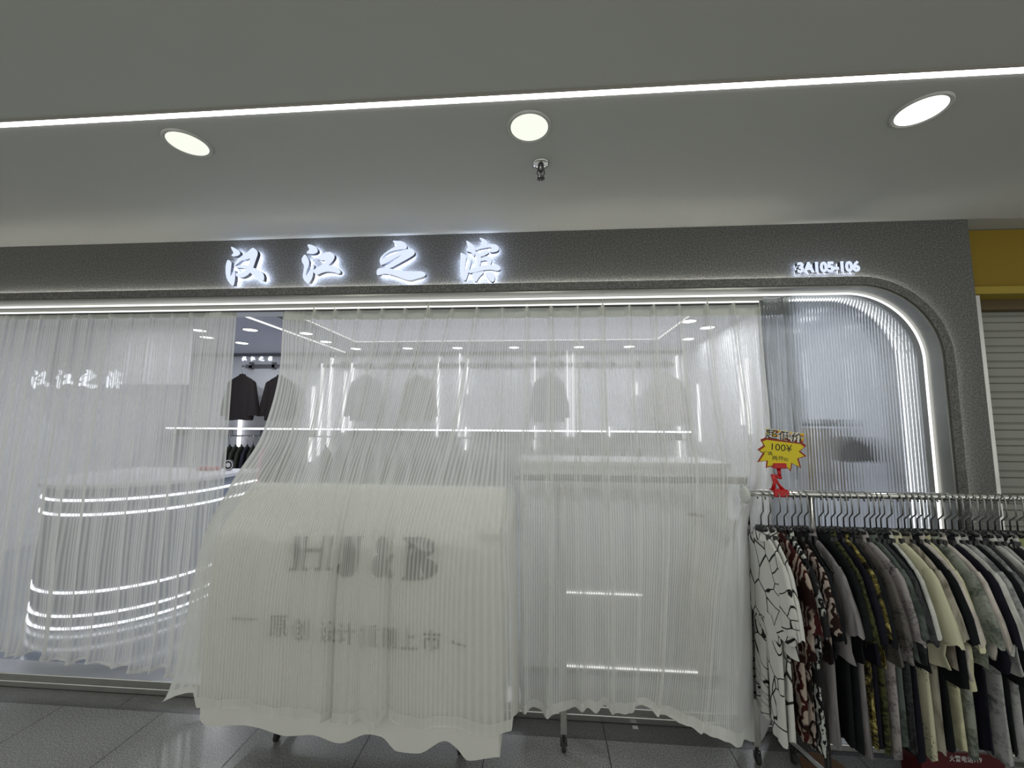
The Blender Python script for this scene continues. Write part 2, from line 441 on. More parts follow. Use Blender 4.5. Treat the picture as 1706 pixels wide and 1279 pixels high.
tag(MB().box(2.30, 4.8, 0.30, 0.34, 0, ZC).build('wall_neighbour', MT['shopwall']), kind='structure')

# ceiling light strip
cs = empty('ceiling_light_strip', (-1, -0.988, ZC)); tag(cs, 'long white light strip running across the ceiling in front of the shop', 'light strip')
MB().box(-4.5, 5.5, -0.012, 0.012, -0.004, 0.0).build('diffuser', MT['ledceil'], cs)
MB().box(-4.5, 5.5, -0.019, -0.0125, -0.005, 0.0).build('edge_profile', MT['greytrim'], cs)

# corridor downlights
def downlight(name, label, lens, watt, x, y, z, group=None, R=0.084, col=(0.97, 1, 0.9), flip=1):
    o = empty(name, (x, y, z)); tag(o, label, 'ceiling light', group)
    MB().lathe([(R, 0.0), (R, -0.005), (R * 0.95, -0.008), (R * 0.90, -0.007), (R * 0.88, -0.0005)], n=40).build('trim_ring', MT['white'] if name == 'downlight' else MT['ceiling'], o, smooth=True)
    MB().lathe([(R * 0.88, -0.0015), (R * 0.86, -0.004), (R * 0.83, -0.003)], n=40).build('inner_ring', MT['white'], o, smooth=True)
    MB().disc(R * 0.84, (0, 0, -0.0045), 40).build('lens', lens, o)
    ld = bpy.data.lights.new('lamp', 'AREA'); ld.shape = 'DISK'; ld.size = R * 1.5; ld.energy = watt; ld.color = col
    lo = bpy.data.objects.new('lamp', ld); COL.objects.link(lo); lo.parent = o; lo.location = (0, 0, -0.012)
    return o
downlight('corridor_downlight', 'round recessed ceiling light with pale grey rim, left of the three', MT['lens'], CORRIDOR_W, -1.428, -0.842, ZC, 'corridor ceiling lights')
downlight('corridor_downlight', 'round recessed ceiling light directly above the sprinkler head', MT['lens'], CORRIDOR_W, -0.047, -0.841, ZC, 'corridor ceiling lights')
downlight('corridor_downlight', 'brightest round ceiling light, above the unit number at the right', MT['lensr'], CORRIDOR_W * 1.3, 1.348, -0.830, ZC, 'corridor ceiling lights')

# sprinkler
sp = empty('sprinkler_head', (-0.004, -0.62, ZC)); tag(sp, 'small chrome and black fire sprinkler hanging from the ceiling', 'sprinkler')
MB().lathe([(0.036, 0), (0.036, -0.003), (0.030, -0.008), (0.016, -0.010), (0.0, -0.010)], n=24).build('cover_plate', MT['chrome'], sp, smooth=True)
MB().lathe([(0.013, -0.010), (0.013, -0.03), (0.009, -0.034), (0.006, -0.04), (0, -0.04)], n=14).build('body', MT['darksteel'], sp, smooth=True)
MB().tube([(-0.013, 0, -0.028), (-0.016, 0, -0.048), (0, 0, -0.064)], 0.0026, 6).tube([(0.013, 0, -0.028), (0.016, 0, -0.048), (0, 0, -0.064)], 0.0026, 6).build('frame_arm', MT['darksteel'], sp)
MB().tube([(0, 0, -0.03), (0, 0, -0.064)], 0.002, 6).build('bulb', MT['darksteel'], sp)
dz = MB()
for k in range(10):
    a = 2 * PI * k / 10; dz.box(-0.001, 0.001, -0.001, 0.001, -0.068, -0.066)
    dz.tube([(0, 0, -0.066), (0.017 * math.cos(a), 0.017 * math.sin(a), -0.068)], 0.003, 5)
dz.build('deflector', MT['darksteel'], sp)

# ------------------------------------------------------------------ sign letters
def zp(pts, ox, oy, s, Y):
    return [(lambda q: (q.x, q.z))(at(ox + x / s, oy + y / s, Y)) for x, y in pts]
G1 = [[(160,198),(200,215),(240,240),(258,262),(255,285),(230,300),(180,308),(165,295),(185,280),(190,262),(170,235)],
      [(125,342),(150,355),(165,375),(158,430),(148,535),(175,505),(198,440),(205,520),(198,580),(185,632),(150,605),(115,550),(103,480),(105,400)],
      [(190,420),(215,365),(260,320),(330,270),(400,210),(425,225),(448,250),(450,285),(430,340),(400,430),(380,470),(330,520),(270,540),(215,525),(215,490),(270,495),(320,460),(350,420),(375,320),(330,340),(270,350),(225,390)],
      [(195,420),(250,405),(330,400),(345,425),(335,445),(270,430),(215,430)],
      [(345,420),(410,430),(480,465),(510,490),(522,530),(515,575),(490,570),(440,545),(370,485)]]
G2 = [[(1000,175),(1040,180),(1090,205),(1110,240),(1100,265),(1060,280),(1000,275),(985,265),(1010,245),(1020,230),(1000,195)],
      [(965,285),(985,300),(1010,350),(1015,390),(990,450),(972,530),(1000,500),(1040,430),(1060,390),(1068,400),(1060,470),(1050,540),(1010,605),(970,580),(945,530),(955,470),(965,410),(938,370),(935,330)],
      [(1095,325),(1150,290),(1200,262),(1250,258),(1290,285),(1292,320),(1270,360),(1220,410),(1280,405),(1330,430),(1358,465),(1355,490),(1330,497),(1290,480),(1210,470),(1150,485),(1100,510),(1068,490),(1062,460),(1090,440),(1130,420),(1200,370),(1190,350),(1140,350)]]
G3 = [[(350,135),(400,138),(455,140),(495,165),(512,200),(500,225),(430,230),(340,248),(270,285),(237,325),(250,330),(380,270),(480,235),(530,225),(575,225),(595,255),(590,285),(540,320),(430,380),(320,440),(255,435),(330,380),(480,270),(350,340),(240,400),(220,395),(210,350),(225,315),(270,270),(330,230),(395,195),(385,180)],
      [(185,445),(240,432),(330,440),(400,458),(500,472),(650,470),(700,480),(718,505),(690,530),(600,555),(540,570),(490,560),(400,525),(320,500),(250,495),(190,515),(178,495)]]
G4 = [[(1155,128),(1200,155),(1250,195),(1262,230),(1255,270),(1245,310),(1225,280),(1210,260),(1165,250),(1160,235),(1180,215),(1170,180)],
      [(1095,260),(1150,290),(1165,310),(1150,370),(1140,470),(1165,440),(1195,350),(1210,330),(1218,345),(1200,420),(1170,520),(1150,575),(1120,555),(1095,490),(1092,400),(1098,320)],
      [(1300,100),(1350,115),(1385,140),(1395,165),(1380,180),(1335,190),(1320,170),(1330,150)],
      [(1265,215),(1320,190),(1380,175),(1440,172),(1490,180),(1515,205),(1515,235),(1490,255),(1430,262),(1410,245),(1440,225),(1430,205),(1380,210),(1300,225),(1265,245)],
      [(1260,250),(1300,262),(1325,320),(1310,400),(1290,440),(1270,400),(1275,330),(1255,290)],
      [(1300,280),(1350,240),(1400,238),(1412,262),(1370,290),(1320,312)],
      [(1310,330),(1380,300),(1430,320),(1440,350),(1420,410),(1385,400),(1395,360),(1370,345),(1320,360)],
      [(1180,460),(1250,430),(1350,405),(1430,400),(1500,395),(1530,420),(1535,450),(1500,465),(1430,450),(1350,455),(1260,480),(1185,490)],
      [(1235,490),(1290,480),(1350,465),(1345,490),(1300,530),(1265,590),(1235,550),(1220,510)],
      [(1365,495),(1380,480),(1430,475),(1465,495),(1475,530),(1465,575),(1440,588),(1410,560),(1385,525)]]
GLY = [(G1, 360), (G2, 360), (G3, 600), (G4, 600)]
YF, YB = -0.052, -0.023
def shrink(poly, k):
    cx = sum(p[0] for p in poly) / len(poly); cz = sum(p[1] for p in poly) / len(poly)
    return [(cx + (x - cx) * k, cz + (z - cz) * k) for x, z in poly]
def rounded(poly):                       # one Chaikin pass keeps brush strokes soft
    out = []
    n = len(poly)
    for i in range(n):
        a, b = poly[i], poly[(i + 1) % n]
        out += [(a[0] * .78 + b[0] * .22, a[1] * .78 + b[1] * .22), (a[0] * .22 + b[0] * .78, a[1] * .22 + b[1] * .78)]
    return out
descr = ['first sign character, three-dot water radical with crossing strokes', 'second sign character, water radical beside a zigzag stroke',
         'third sign character, a zigzag ending in one long bottom stroke', 'fourth sign character, the densest, nearest the shop number']
GLY_W = []
for (G, ox), d in zip(GLY, descr):
    polys = [rounded(zp(p, ox, 380, 6.5615, YF)) for p in G]
    GLY_W.append(polys)
    xs = [x for p in polys for x, z in p]; zs = [z for p in polys for x, z in p]
    c = Vector((sum(xs) / len(xs), 0, sum(zs) / len(zs)))
    L = [[(x - c.x, z - c.z) for x, z in p] for p in polys]
    o = empty('sign_letter', c); tag(o, 'bluish white lit ' + d, 'sign letter', 'lit characters of the shop sign')
    a = MB(); b = MB(); e = MB()
    for k, p in enumerate(L):
        a.prism(p, YF - 0.0004 * (k % 3), YF + 0.004); b.prism(p, YF + 0.0045 + 0.0003 * (k % 3), YB); e.prism(shrink(p, 0.9), YB + 0.0005, YB + 0.004 + 0.0003 * (k % 3))
    a.build('face', MT['letter'], o); b.build('side', MT['letterside'], o); e.build('back_light', MT['letterback'], o)

def text_mesh(body, size, offset=0.0, shear=0.0):
    c = bpy.data.curves.new('t', 'FONT'); c.body = body; c.size = size; c.offset = offset; c.shear = shear; c.resolution_u = 3
    o = bpy.data.objects.new('t', c); COL.objects.link(o); bpy.context.view_layer.update()
    dg = bpy.context.evaluated_depsgraph_get(); me = bpy.data.meshes.new_from_object(o.evaluated_get(dg))
    bpy.data.objects.remove(o); bpy.data.curves.remove(c)
    return me
def text_obj(name, body, size, mat, parent, thick=0.0, offset=0.0, width=None, height=None, mirror=False, cut=0.0):
    """text standing in the local XZ plane, facing -Y, centred on the origin"""
    me = text_mesh(body, size, offset)
    bm = bmesh.new(); bm.from_mesh(me)
    if thick:
        r = bmesh.ops.extrude_face_region(bm, geom=bm.faces[:])
        bmesh.ops.translate(bm, verts=[v for v in r['geom'] if isinstance(v, bmesh.types.BMVert)], vec=(0, 0, thick))
    xs = [v.co.x for v in bm.verts]; ys = [v.co.y for v in bm.verts]
    cx, cy = (min(xs) + max(xs)) / 2, (min(ys) + max(ys)) / 2
    sx = (width / (max(xs) - min(xs))) if width else 1; sy = (height / (max(ys) - min(ys))) if height else sx
    for v in bm.verts:
        x, y, z = v.co; v.co = ((x - cx) * sx, -z, (y - cy) * sy)
    bmesh.ops.recalc_face_normals(bm, faces=bm.faces)
    bm.to_mesh(me); bm.free(); me.materials.clear(); me.materials.append(mat)
    o = bpy.data.objects.new(name, me); COL.objects.link(o)
    if parent: o.parent = parent
    return o
q0, q1 = at(1328, 444, -0.04), at(1432, 444, -0.04)
num = empty('shop_number', ((q0.x + q1.x) / 2, 0, (q0.z + q1.z) / 2 - 0.002)); tag(num, 'small lit raised unit number 3A105-106 on the grey fascia', 'sign')
wN = q1.x - q0.x; hN = 0.062
o = text_obj('face', '3A105-106', 0.1, MT['letter'], num, 0.004, 0.0048, wN, hN); o.location.y = -0.040
o = text_obj('side', '3A105-106', 0.1, MT['letterside'], num, 0.022, 0.0048, wN, hN); o.location.y = -0.0155
o = text_obj('back_light', '3A105-106', 0.1, MT['letterback2'], num, 0.002, 0.003, wN * 0.99, hN * 0.94); o.location.y = -0.012

# ================================================================== SHOP INTERIOR
YW, ZI = 4.63, 2.83                       # back wall, shop ceiling
tag(MB().box(-6.6, 2.45, 0.24, YW + 0.1, -0.05, 0.0).build('floor_shop', MT['shopfloor']), kind='structure')
tag(MB().box(-6.6, 2.45, 0.6, YW + 0.1, ZI, ZI + 0.05).build('ceiling_shop', MT['shopceil']), kind='structure')
tag(MB().box(-6.6, 2.45, YW, YW + 0.1, 0, ZI).build('wall_back', MT['shopwall']), kind='structure')
tag(MB().box(-6.7, -6.6, 0.24, YW + 0.1, 0, ZI + 0.05).build('wall_left', MT['shopwall']), kind='structure')
tag(MB().box(2.33, 2.45, 0.345, YW, 0, ZI).build('wall_right', MT['shopwall']), kind='structure')
tag(MB().box(-6.6, XL, 0.0, 0.24, 0, ZC).build('wall_front_left', MT['stucco']), kind='structure')
tag(MB().box(-6.6, 2.33, 0.30, 0.60, 2.40, ZI).build('trim_5', MT['shopwall']), kind='structure')   # lintel back
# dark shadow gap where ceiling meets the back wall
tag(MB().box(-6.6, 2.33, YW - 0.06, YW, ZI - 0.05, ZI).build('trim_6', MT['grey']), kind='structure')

# ceiling light frame
def wpx(px, D): return (px - 904) * D / 672
cf = empty('ceiling_light_frame', (-0.6, 2.3, ZI)); tag(cf, 'large rectangular frame of light lines on the shop ceiling behind the big curtain', 'ceiling light')
x0, x1, ya, yb = -2.82 + 0.6, 1.66 + 0.6, 0.9 - 2.3, 3.59 - 2.3
for a in ((x0, x1, yb - 0.01, yb + 0.01), (x0, x1, ya - 0.01, ya + 0.01), (x0 - 0.01, x0 + 0.01, ya + 0.01, yb - 0.01), (x1 - 0.01, x1 + 0.01, ya + 0.01, yb - 0.01)):
    MB().box(*a, -0.012, 0.0).build('light_line', MT['led'], cf)
MB().box(x0 + 0.012, x1 - 0.012, ya + 0.012, yb - 0.012, -0.006, 0.0).build('panel', emis('luminous_ceiling', (0.80, 0.83, 1.0), 0.55), cf)
cf2 = empty('ceiling_light_line', (-3.6, 2.3, ZI)); tag(cf2, 'slanting ceiling light line seen through the gap between the curtains', 'ceiling light')
MB().box(-0.012, 0.012, -1.5, 2.2, -0.012, 0.0).build('diffuser', MT['led'], cf2)
cf2.location.x = -3.45
bm_ = empty('ceiling_vent', (-2.95, 1.9, ZI)); tag(bm_, 'dark grey slot air vent on the shop ceiling between the curtains', 'air vent')
MB().box(-0.13, 0.13, -0.55, 0.55, -0.02, 0).build('frame', MT['white'], bm_)
v = MB()
for k in range(6): v.box(-0.10 + k * 0.036, -0.085 + k * 0.036, -0.5, 0.5, -0.026, -0.0205)
v.build('grille', MT['grey'], bm_)

def shoplight(x, y, label, watt=INTERIOR_W):
    o = downlight('shop_downlight', label, MT['lenss'], watt, x, y, ZI, 'shop ceiling lights', R=0.10, col=(0.93, 0.96, 1.0)); return o
def at_ceiling(px, py): return atz(px, py, ZI)
for px, py, lab in [(433, 523, 'round lit shop ceiling light, upper one between the two curtains'), (417, 549, 'round lit shop ceiling light, middle one between the two curtains'),
                (403, 571, 'round lit shop ceiling light nearest the back wall between the curtains')]:
    p = at_ceiling(px, py); shoplight(p.x, min(p.y, 4.3), lab, 4.5)
for px, lab in [(580, 'shop ceiling light seen faintly through the curtain under the left corner of the light frame'), (673, 'shop ceiling light seen through the curtain below the third sign character'),
            (760, 'shop ceiling light seen through the curtain below the fourth sign character'), (857, 'shop ceiling light seen through the curtain at its middle pleats'),
            (966, 'shop ceiling light behind a pleat of the curtain, right of the middle'), (1048, 'shop ceiling light through the curtain, near the right corner of the light frame')]:
    shoplight(wpx(px, 6.45), 4.18, lab, 1.8)
for px, py, lab in [(1176, 564, 'shop ceiling light through the curtain at its right part, the lower of two'), (1216, 545, 'shop ceiling light through the curtain at its right part, the upper of two'),
                (543, 569, 'shop ceiling light outside the left side of the light frame, the lower of two'), (510, 555, 'shop ceiling light outside the left side of the light frame, the upper of two'),
                (332, 550, 'shop ceiling light seen through the left curtain near its top right')]:
    p = at_ceiling(px, py); shoplight(min(p.x, 2.1), min(p.y, 4.3), lab, 2.0)
for x, y in [(-4.9, 1.6), (-4.9, 3.2), (-1.7, 1.5), (0.5, 1.5), (1.75, 1.4), (1.75, 2.6)]:
    shoplight(x, y, 'shop ceiling light high behind the curtains above the racks')

# shelf light line and vertical light bars on the back wall
sh = empty('wall_shelf', (-0.9, YW - 0.16, 1.47)); tag(sh, 'long white wall shelf with a glowing front edge below the hanging jackets', 'shelf')
MB().box(-5.5, 3.2, 0.0, 0.155, 0.0, 0.03).build('shelf_board', MT['white'], sh)
MB().box(-5.5, 3.2, -0.012, -0.001, 0.003, 0.027).build('light_line', MT['led2'], sh)
tr = tag(empty('hanging_rail', (-0.9, YW - 0.10, 1.36)), 'chrome clothes rail fixed under the glowing wall shelf', 'clothes rail')
MB().tube([(-5.5, 0, 0), (3.2, 0, 0)], 0.012, 8).build('tube', MT['chrome'], tr, smooth=True)
for k in range(12):
    MB().box(-5.4 + k * 0.77, -5.385 + k * 0.77, -0.006, 0.09, -0.006, 0.10).build('bracket', MT['grey'], tr)
def bar(px, y0, y1, wdt=0.015, D=6.82, label=''):
    x = min(wpx(px, D), 2.25); zc = lambda py: 1.6 - (py - (706 - (853 - px) * 0.0107)) * D / 672
    o = tag(MB().box(-wdt / 2, wdt / 2, 0, YW - (D - 2.27), zc(y1), zc(y0)).build('light_bar', MT['ledbar']), label, 'light strip', 'vertical light bars on the shop back wall')
    o.location = (x, D - 2.27, 0)
def bar_side(py_x, y, z0, z1, label):    # on the right side wall
    o = tag(MB().box(0, 0.03, -0.012, 0.012, z0, z1).build('light_bar', MT['ledbar']), label, 'light strip', 'vertical light bars on the shop back wall')
    o.location = (2.30, y, 0)
BARS = [(374, 640, 745), (505, 640, 770), (520, 600, 760), (536, 590, 790), (562, 615, 720), (574, 600, 720), (727, 590, 728), (764, 586, 728), (777, 596, 655), (776, 712, 750),
        (892, 595, 645), (892, 710, 750), (946, 585, 728), (956, 588, 728), (1014, 712, 728), (1132, 596, 645), (1134, 712, 770), (1060, 640, 660)]
BD = ['in the gap between the two curtains', 'through the folds at the left of the big curtain, outermost', 'through the left folds of the big curtain, second one', 'longest through the left folds of the big curtain',
      'through the big curtain just left of the steep crease', 'through the big curtain beside the crease', 'bright and long, left of the middle of the big curtain', 'bright and long below the fourth sign character',
      'short, upper, right of the fourth sign character', 'short, crossing the shelf light left of the middle', 'short upper one at the middle of the big curtain', 'short one crossing the shelf light at the middle of the curtain',
      'bright long one of a close pair right of the middle', 'right-hand one of the close bright pair', 'tiny one crossing the shelf light right of the pair', 'short upper one at the right back corner',
      'short lower one at the right back corner', 'faint stub among the right pleats']
for (px, a, b), d in zip(BARS, BD): bar(px, a, b, label='vertical light bar, ' + d)
for y, z0, z1, d in [(3.9, 1.35, 2.2, 'first on the side wall right of the corner'), (2.6, 1.6, 2.3, 'second on the side wall'), (2.45, 1.5, 2.35, 'third on the side wall, beside a twin'), (1.9, 1.95, 2.3, 'nearest on the side wall, short')]:
    bar_side(0, y, z0, z1, 'vertical light bar, ' + d)

# little sign on the back wall and big lit sign at the left
def sign_chars(name, label, x0, y, z0, h, pitch, mat, gap_scale=1.0):
    o = empty(name, (x0, y, z0)); tag(o, label, 'sign')
    for k, polys in enumerate(GLY_W):
        xs = [x for p in polys for x, z in p]; zs = [z for p in polys for x, z in p]
        s = h / (max(zs) - min(zs)); cx, cz = (max(xs) + min(xs)) / 2, (max(zs) + min(zs)) / 2
        m = MB()
        for j, p in enumerate(polys): m.prism([((x - cx) * s + k * pitch, (z - cz) * s) for x, z in p], -0.008 - 0.0003 * (j % 3), 0.0)
        m.build('character', mat, o)
    return o
p = at(407, 585, YW - 0.02); sign_chars('wall_sign', 'small white four-character sign high on the back wall between the curtains', p.x, YW - 0.001, 2.745, 0.085, 0.165, MT['neon'])
p = at(68, 632, 2.33); sign_chars('window_sign', 'bluish lit four-character sign seen through the left curtain', p.x, 2.33, p.z, 0.235, 0.335, MT['neon'])
hp = tag(MB().box(-6.2, -4.35, 2.335, 2.38, 2.05, ZI).build('header_panel', MT['shopwall']), 'pale hanging panel behind the left curtain carrying the lit sign', 'panel')

# waterfall hook rail with jackets
HX = [at(p, 600, YW - 0.3).x for p in (408, 462, 612, 700, 915, 1108)]
hr = tag(empty('hook_rail', (0, YW, 2.60)), 'grey horizontal rail on the back wall with sloping jacket hooks', 'hook rail')
MB().box(-5.35, 2.2, -0.05, -0.015, -0.03, 0.03).build('rail_bar', MT['grey'], hr)
for k in range(18):
    xx = -5.25 + k * 0.43
    MB().box(xx - 0.03, xx + 0.03, -0.05, 0.0, -0.05, 0.07).build('bracket', MT['grey'], hr)
for x in HX:
    MB().tube([(x - 0.06, -0.05, 0.03), (x, -0.34, -0.05), (x, -0.345, -0.03)], 0.013, 6).build('hook_arm', MT['grey'], hr)

def hook_pts(side=1, neck=-0.150):
    r = 0.028; c = -0.012
    pts = [(0, 0, neck), (0, 0, -0.100), (side * r, 0, -0.074), (side * r, 0, c)]
    for k in range(1, 9):
        a = PI * k / 8; pts.append((side * r * math.cos(a), 0, c + r * math.sin(a)))
    pts.append((-side * r * 0.8, 0, c - 0.016)); return pts
def make_hanger(wire, body, halfw=0.19, clips=True):
    o = empty('clothes_hanger', (0, 0, 0))
    MB().tube(hook_pts(-1), 0.0032, 6).build('hook', wire, o, smooth=True)
    m = MB()
    m.lathe([(0.0, 0.016), (0.012, 0.014), (0.015, 0.0), (0.018, -0.03), (0.010, -0.04), (0, -0.04)], (0, 0, -0.157), 10)
    m.tube([(-halfw, 0, -0.292), (-halfw * 0.6, 0, -0.245), (-0.05, 0, -0.194), (0, 0, -0.182), (0.05, 0, -0.194), (halfw * 0.6, 0, -0.245), (halfw, 0, -0.292)], [0.005, 0.007, 0.008, 0.010, 0.008, 0.007, 0.005], 8)
    m.build('body', body, o, smooth=True)
    if clips:
        MB().box(-0.045, 0.045, -0.0085, 0.0085, -0.195, -0.150).box(-0.072, -0.047, -0.008, 0.008, -0.205, -0.172).box(0.047, 0.072, -0.008, 0.008, -0.205, -0.172).build('clip_block', body, o, bevel=0.003)
        b = MB().tube([(-halfw * 0.85, 0, -0.278), (-halfw * 0.7, 0, -0.315), (halfw * 0.7, 0, -0.315), (halfw * 0.85, 0, -0.278)], 0.004, 6)
        b.build('crossbar', body, o, smooth=True)
    return o
def ring_surface(rows, nseg, seed, fold=0.006, zfold=None):
    """rows: (z, cx, cy, a, b); closed super-ellipse rings, folds grow downward"""
    rnd = random.Random(seed); ph = [rnd.uniform(0, 6.3) for _ in range(4)]
    mb = MB(); n = len(rows); zt, zb_ = rows[0][0], rows[-1][0]
    for (z, cx, cy, a, b) in rows:
        t = (zt - z) / max(1e-6, (zt - zb_))
        for k in range(nseg):
            an = 2 * PI * k / nseg; ca, sa = math.cos(an), math.sin(an)
            x = a * (abs(ca) ** 0.8) * (1 if ca >= 0 else -1); y = b * (abs(sa) ** 0.8) * (1 if sa >= 0 else -1)
            f = fold * t * (math.sin(5 * an + ph[0] + 2 * t) + 0.6 * math.sin(9 * an + ph[1]) + 0.5 * math.sin(3 * an + ph[2] - 3 * t))
            y += f; zz = z + (zfold or 0) * t * math.sin(4 * an + ph[3])
            mb.v.append((cx + x, cy + y, zz))
    for j in range(n - 1):
        for k in range(nseg):
            a = j * nseg + k; b2 = j * nseg + (k + 1) % nseg
            mb.f.append((a, b2, b2 + nseg, a + nseg))
    return mb
def make_shirt(mat, seed, L=0.50, W=0.20, bt=0.014, sl=0.22, collar=True, name='short_sleeved_shirt', slw=0.062, spread=0.16):
    rnd = random.Random(seed); o = empty(name, (0, 0, 0))
    z0 = -0.180
    rows = [(z0, 0, 0, 0.055, bt * 1.1), (z0 - 0.018, 0, 0, 0.095, bt * 1.1), (z0 - 0.055, 0, 0, W * 0.78, bt), (z0 - 0.092, 0, 0, W * 0.98, bt), (z0 - 0.115, 0, 0, W * 1.03, bt), (z0 - 0.15, 0, 0, W * 1.02, bt * 1.05)]
    for k in range(1, 8):
        t = k / 7; rows.append((z0 - 0.15 - (L - 0.15) * t, 0.01 * t * rnd.uniform(-1, 1), 0, W * (1.02 + 0.13 * t), bt * (1.05 + 0.3 * t)))
    ring_surface(rows, 36, seed, 0.004, 0.006).build('torso', mat, o, smooth=True)
    for s in (-1, 1):
        xs, zs = s * W * 0.93, z0 - 0.088
        sr = []
        for k in range(6):
            t = k / 5; ang = 0.62 + 0.42 * t
            sr.append((xs + s * sl * t * spread, zs - 0.03 - sl * t * 0.92, slw * (0.62 + 0.5 * min(1, t * 1.6)), bt * (1.0 + 0.7 * t)))
        rws = [(z, x, 0, a, b) for x, z, a, b in sr]
        rws.insert(0, (zs + 0.005, xs - s * 0.01, 0, slw * 0.30, bt * 0.7))
        ring_surface(rws, 20, seed + s + 9, 0.004, 0.008).build('sleeve', mat, o, smooth=True)
    if collar:
        c = MB()
        for k in range(17):
            a = 2 * PI * k / 16
            for (r1, r2, zz) in ((0.052, 0.020, z0 - 0.012), (0.058, 0.022, z0 + 0.022), (0.066, 0.026, z0 - 0.018)):
                c.v.append((r1 * math.cos(a), r2 * math.sin(a), zz - 0.01 * math.sin(a)))
        for k in range(16):
            for j in range(2):
                a = k * 3 + j; c.f.append((a, a + 1, a + 4, a + 3))
        c.build('collar', mat, o, smooth=True)
    return o
def make_trousers(mat, seed, top=-0.62, L=0.42, W=0.12, bt=0.016):
    o = empty('trousers', (0, 0, 0))
    z = top
    rows = [(z, 0, 0, W * 0.9, bt), (z - 0.03, 0, 0, W * 0.98, bt), (z - 0.10, 0, 0, W * 1.05, bt * 1.1)]
    ring_surface(rows, 28, seed, 0.003, 0.0).build('waist', mat, o, smooth=True)
    for s in (-1, 1):
        rw = [(z - 0.09 - (L - 0.09) * k / 6, s * (W * 0.52 + 0.015 * k / 6), 0, W * (0.52 - 0.08 * k / 6), bt * (1.1 + 0.25 * k / 6)) for k in range(7)]
        ring_surface(rw, 22, seed + 3 * s, 0.004, 0.006).build('leg', mat, o, smooth=True)
    return o

JM = [plain('jacket_brown', (0.012, 0.008, 0.008), 0.9, var=0.2, bscale=9), plain('jacket_grey', (0.34, 0.34, 0.35), 0.8, var=0.1), plain('jacket_taupe', (0.40, 0.38, 0.35), 0.8, var=0.1)]
JL = ['dark brown zip jacket hanging in full view between the two curtains', 'dark brown jacket partly hidden by the left edge of the big curtain', 'taupe jacket seen faintly through the curtain at its left folds',
      'grey jacket dimly visible left of the long light bar', 'taupe jacket dimly visible at the middle of the big curtain', 'grey jacket seen faintly near the right back corner']
for k, x in enumerate(HX):
    mat = JM[0] if k < 2 else JM[1 + k % 2]
    j = make_shirt(mat, 50 + k, L=0.76, W=0.215, bt=0.05, sl=0.62, name='jacket', slw=0.065, spread=0.10)
    j.location = (x, YW - 0.33 + (0.13 if k == 1 else 0), 2.57); tag(j, JL[k], 'jacket', 'jackets on the back wall hooks')
    h = make_hanger(MT['chrome'], MT['black'], clips=False); h.location = j.location
    tag(h, 'black hanger with a chrome hook holding the ' + JL[k].split(' jacket')[0] + ' jacket ' + ['in full view', 'by the curtain edge', 'at the left folds', 'left of a light bar', 'at the curtain middle', 'near the corner'][k], 'hanger', 'hangers on the back wall hooks')

# low row of clothes hung under the shelf
lowm = [plain('dark_olive_cloth', (0.02, 0.024, 0.014), 0.85), plain('navy_cloth', (0.012, 0.014, 0.028), 0.85), plain('plum_cloth', (0.05, 0.02, 0.045), 0.85), plain('pale_cloth', (0.42, 0.42, 0.42), 0.85), plain('mid_grey_cloth', (0.25, 0.26, 0.27), 0.85), plain('pink_cloth', (0.62, 0.14, 0.28), 0.8)]
protos = []
for k, m in enumerate(lowm):
    s = make_shirt(m, 90 + k, L=0.56, W=0.2, bt=0.022, sl=0.45, name='long_sleeved_shirt', collar=False); protos.append(s); s.location = (0, 0, -50)
hpro = make_hanger(MT['chrome'], MT['black'], clips=False)
LOWD = ['dark olive top', 'navy top', 'plum top', 'pale top', 'grey top']
used_p = set(); first_h = [True]
def low_top(x, idx, label, grp, ang):
    s = protos[idx] if idx not in used_p else copy_tree(protos[idx]); used_p.add(idx)
    s.location = (x, YW - 0.10, 1.36); s.rotation_euler = (0, 0, PI / 2 + ang)
    tag(s, label, 'top', grp)
    h = hpro if first_h[0] else copy_tree(hpro); first_h[0] = False
    h.location = s.location; h.rotation_euler = s.rotation_euler
    tag(h, 'thin hanger on the low rail under the glowing shelf, holding a top', 'hanger', 'hangers on the low shop rail')
# the low rail is 10 cm off the wall: hang the tops at a slant so that they clear it
tr.location.y = YW - 0.34
for c in tr.children:
    if c.name.startswith('bracket'): c.scale.y = 3.6
sh.location.y = YW - 0.42
for c in sh.children:
    if c.name.startswith('shelf_board'): c.scale.y = 2.6
def low_top2(*a):
    low_top(*a)
gx = [-5.30 + 0.105 * k for k in range(11)]
for k, x in enumerate(gx):
    idx = [0, 0, 0, 1, 0, 1, 5, 1, 2, 2, 1][k]
    low_top(x, idx, ('pink' if k == 6 else 'dark') + ' top on the low rail between the curtains, ' + ['leftmost olive one', 'olive, second from the left', 'olive, third from the left', 'first navy one', 'olive, between navy ones', 'navy, above the round badge', 'the only pink one', 'navy, beside the plum one', 'first plum one', 'plum, by the curtain edge', 'navy, behind the curtain edge'][k], 'dark tops in the curtain gap', 0.35)
for k in range(22):
    x = -3.6 + k * 0.245
    low_top(x, 3 + k % 2, 'pale folded-looking top seen only as a shadow through the big curtain' if k % 2 else 'grey top seen only as a shadow through the big curtain', 'tops behind the big curtain' if k % 2 else 'grey tops behind the big curtain', 0.1)
for o in list(COL.objects):
    if o.name.split('.')[0] in ('long_sleeved_shirt',) or (o.get('group') == 'hangers on the low shop rail'): o.location.y = YW - 0.34

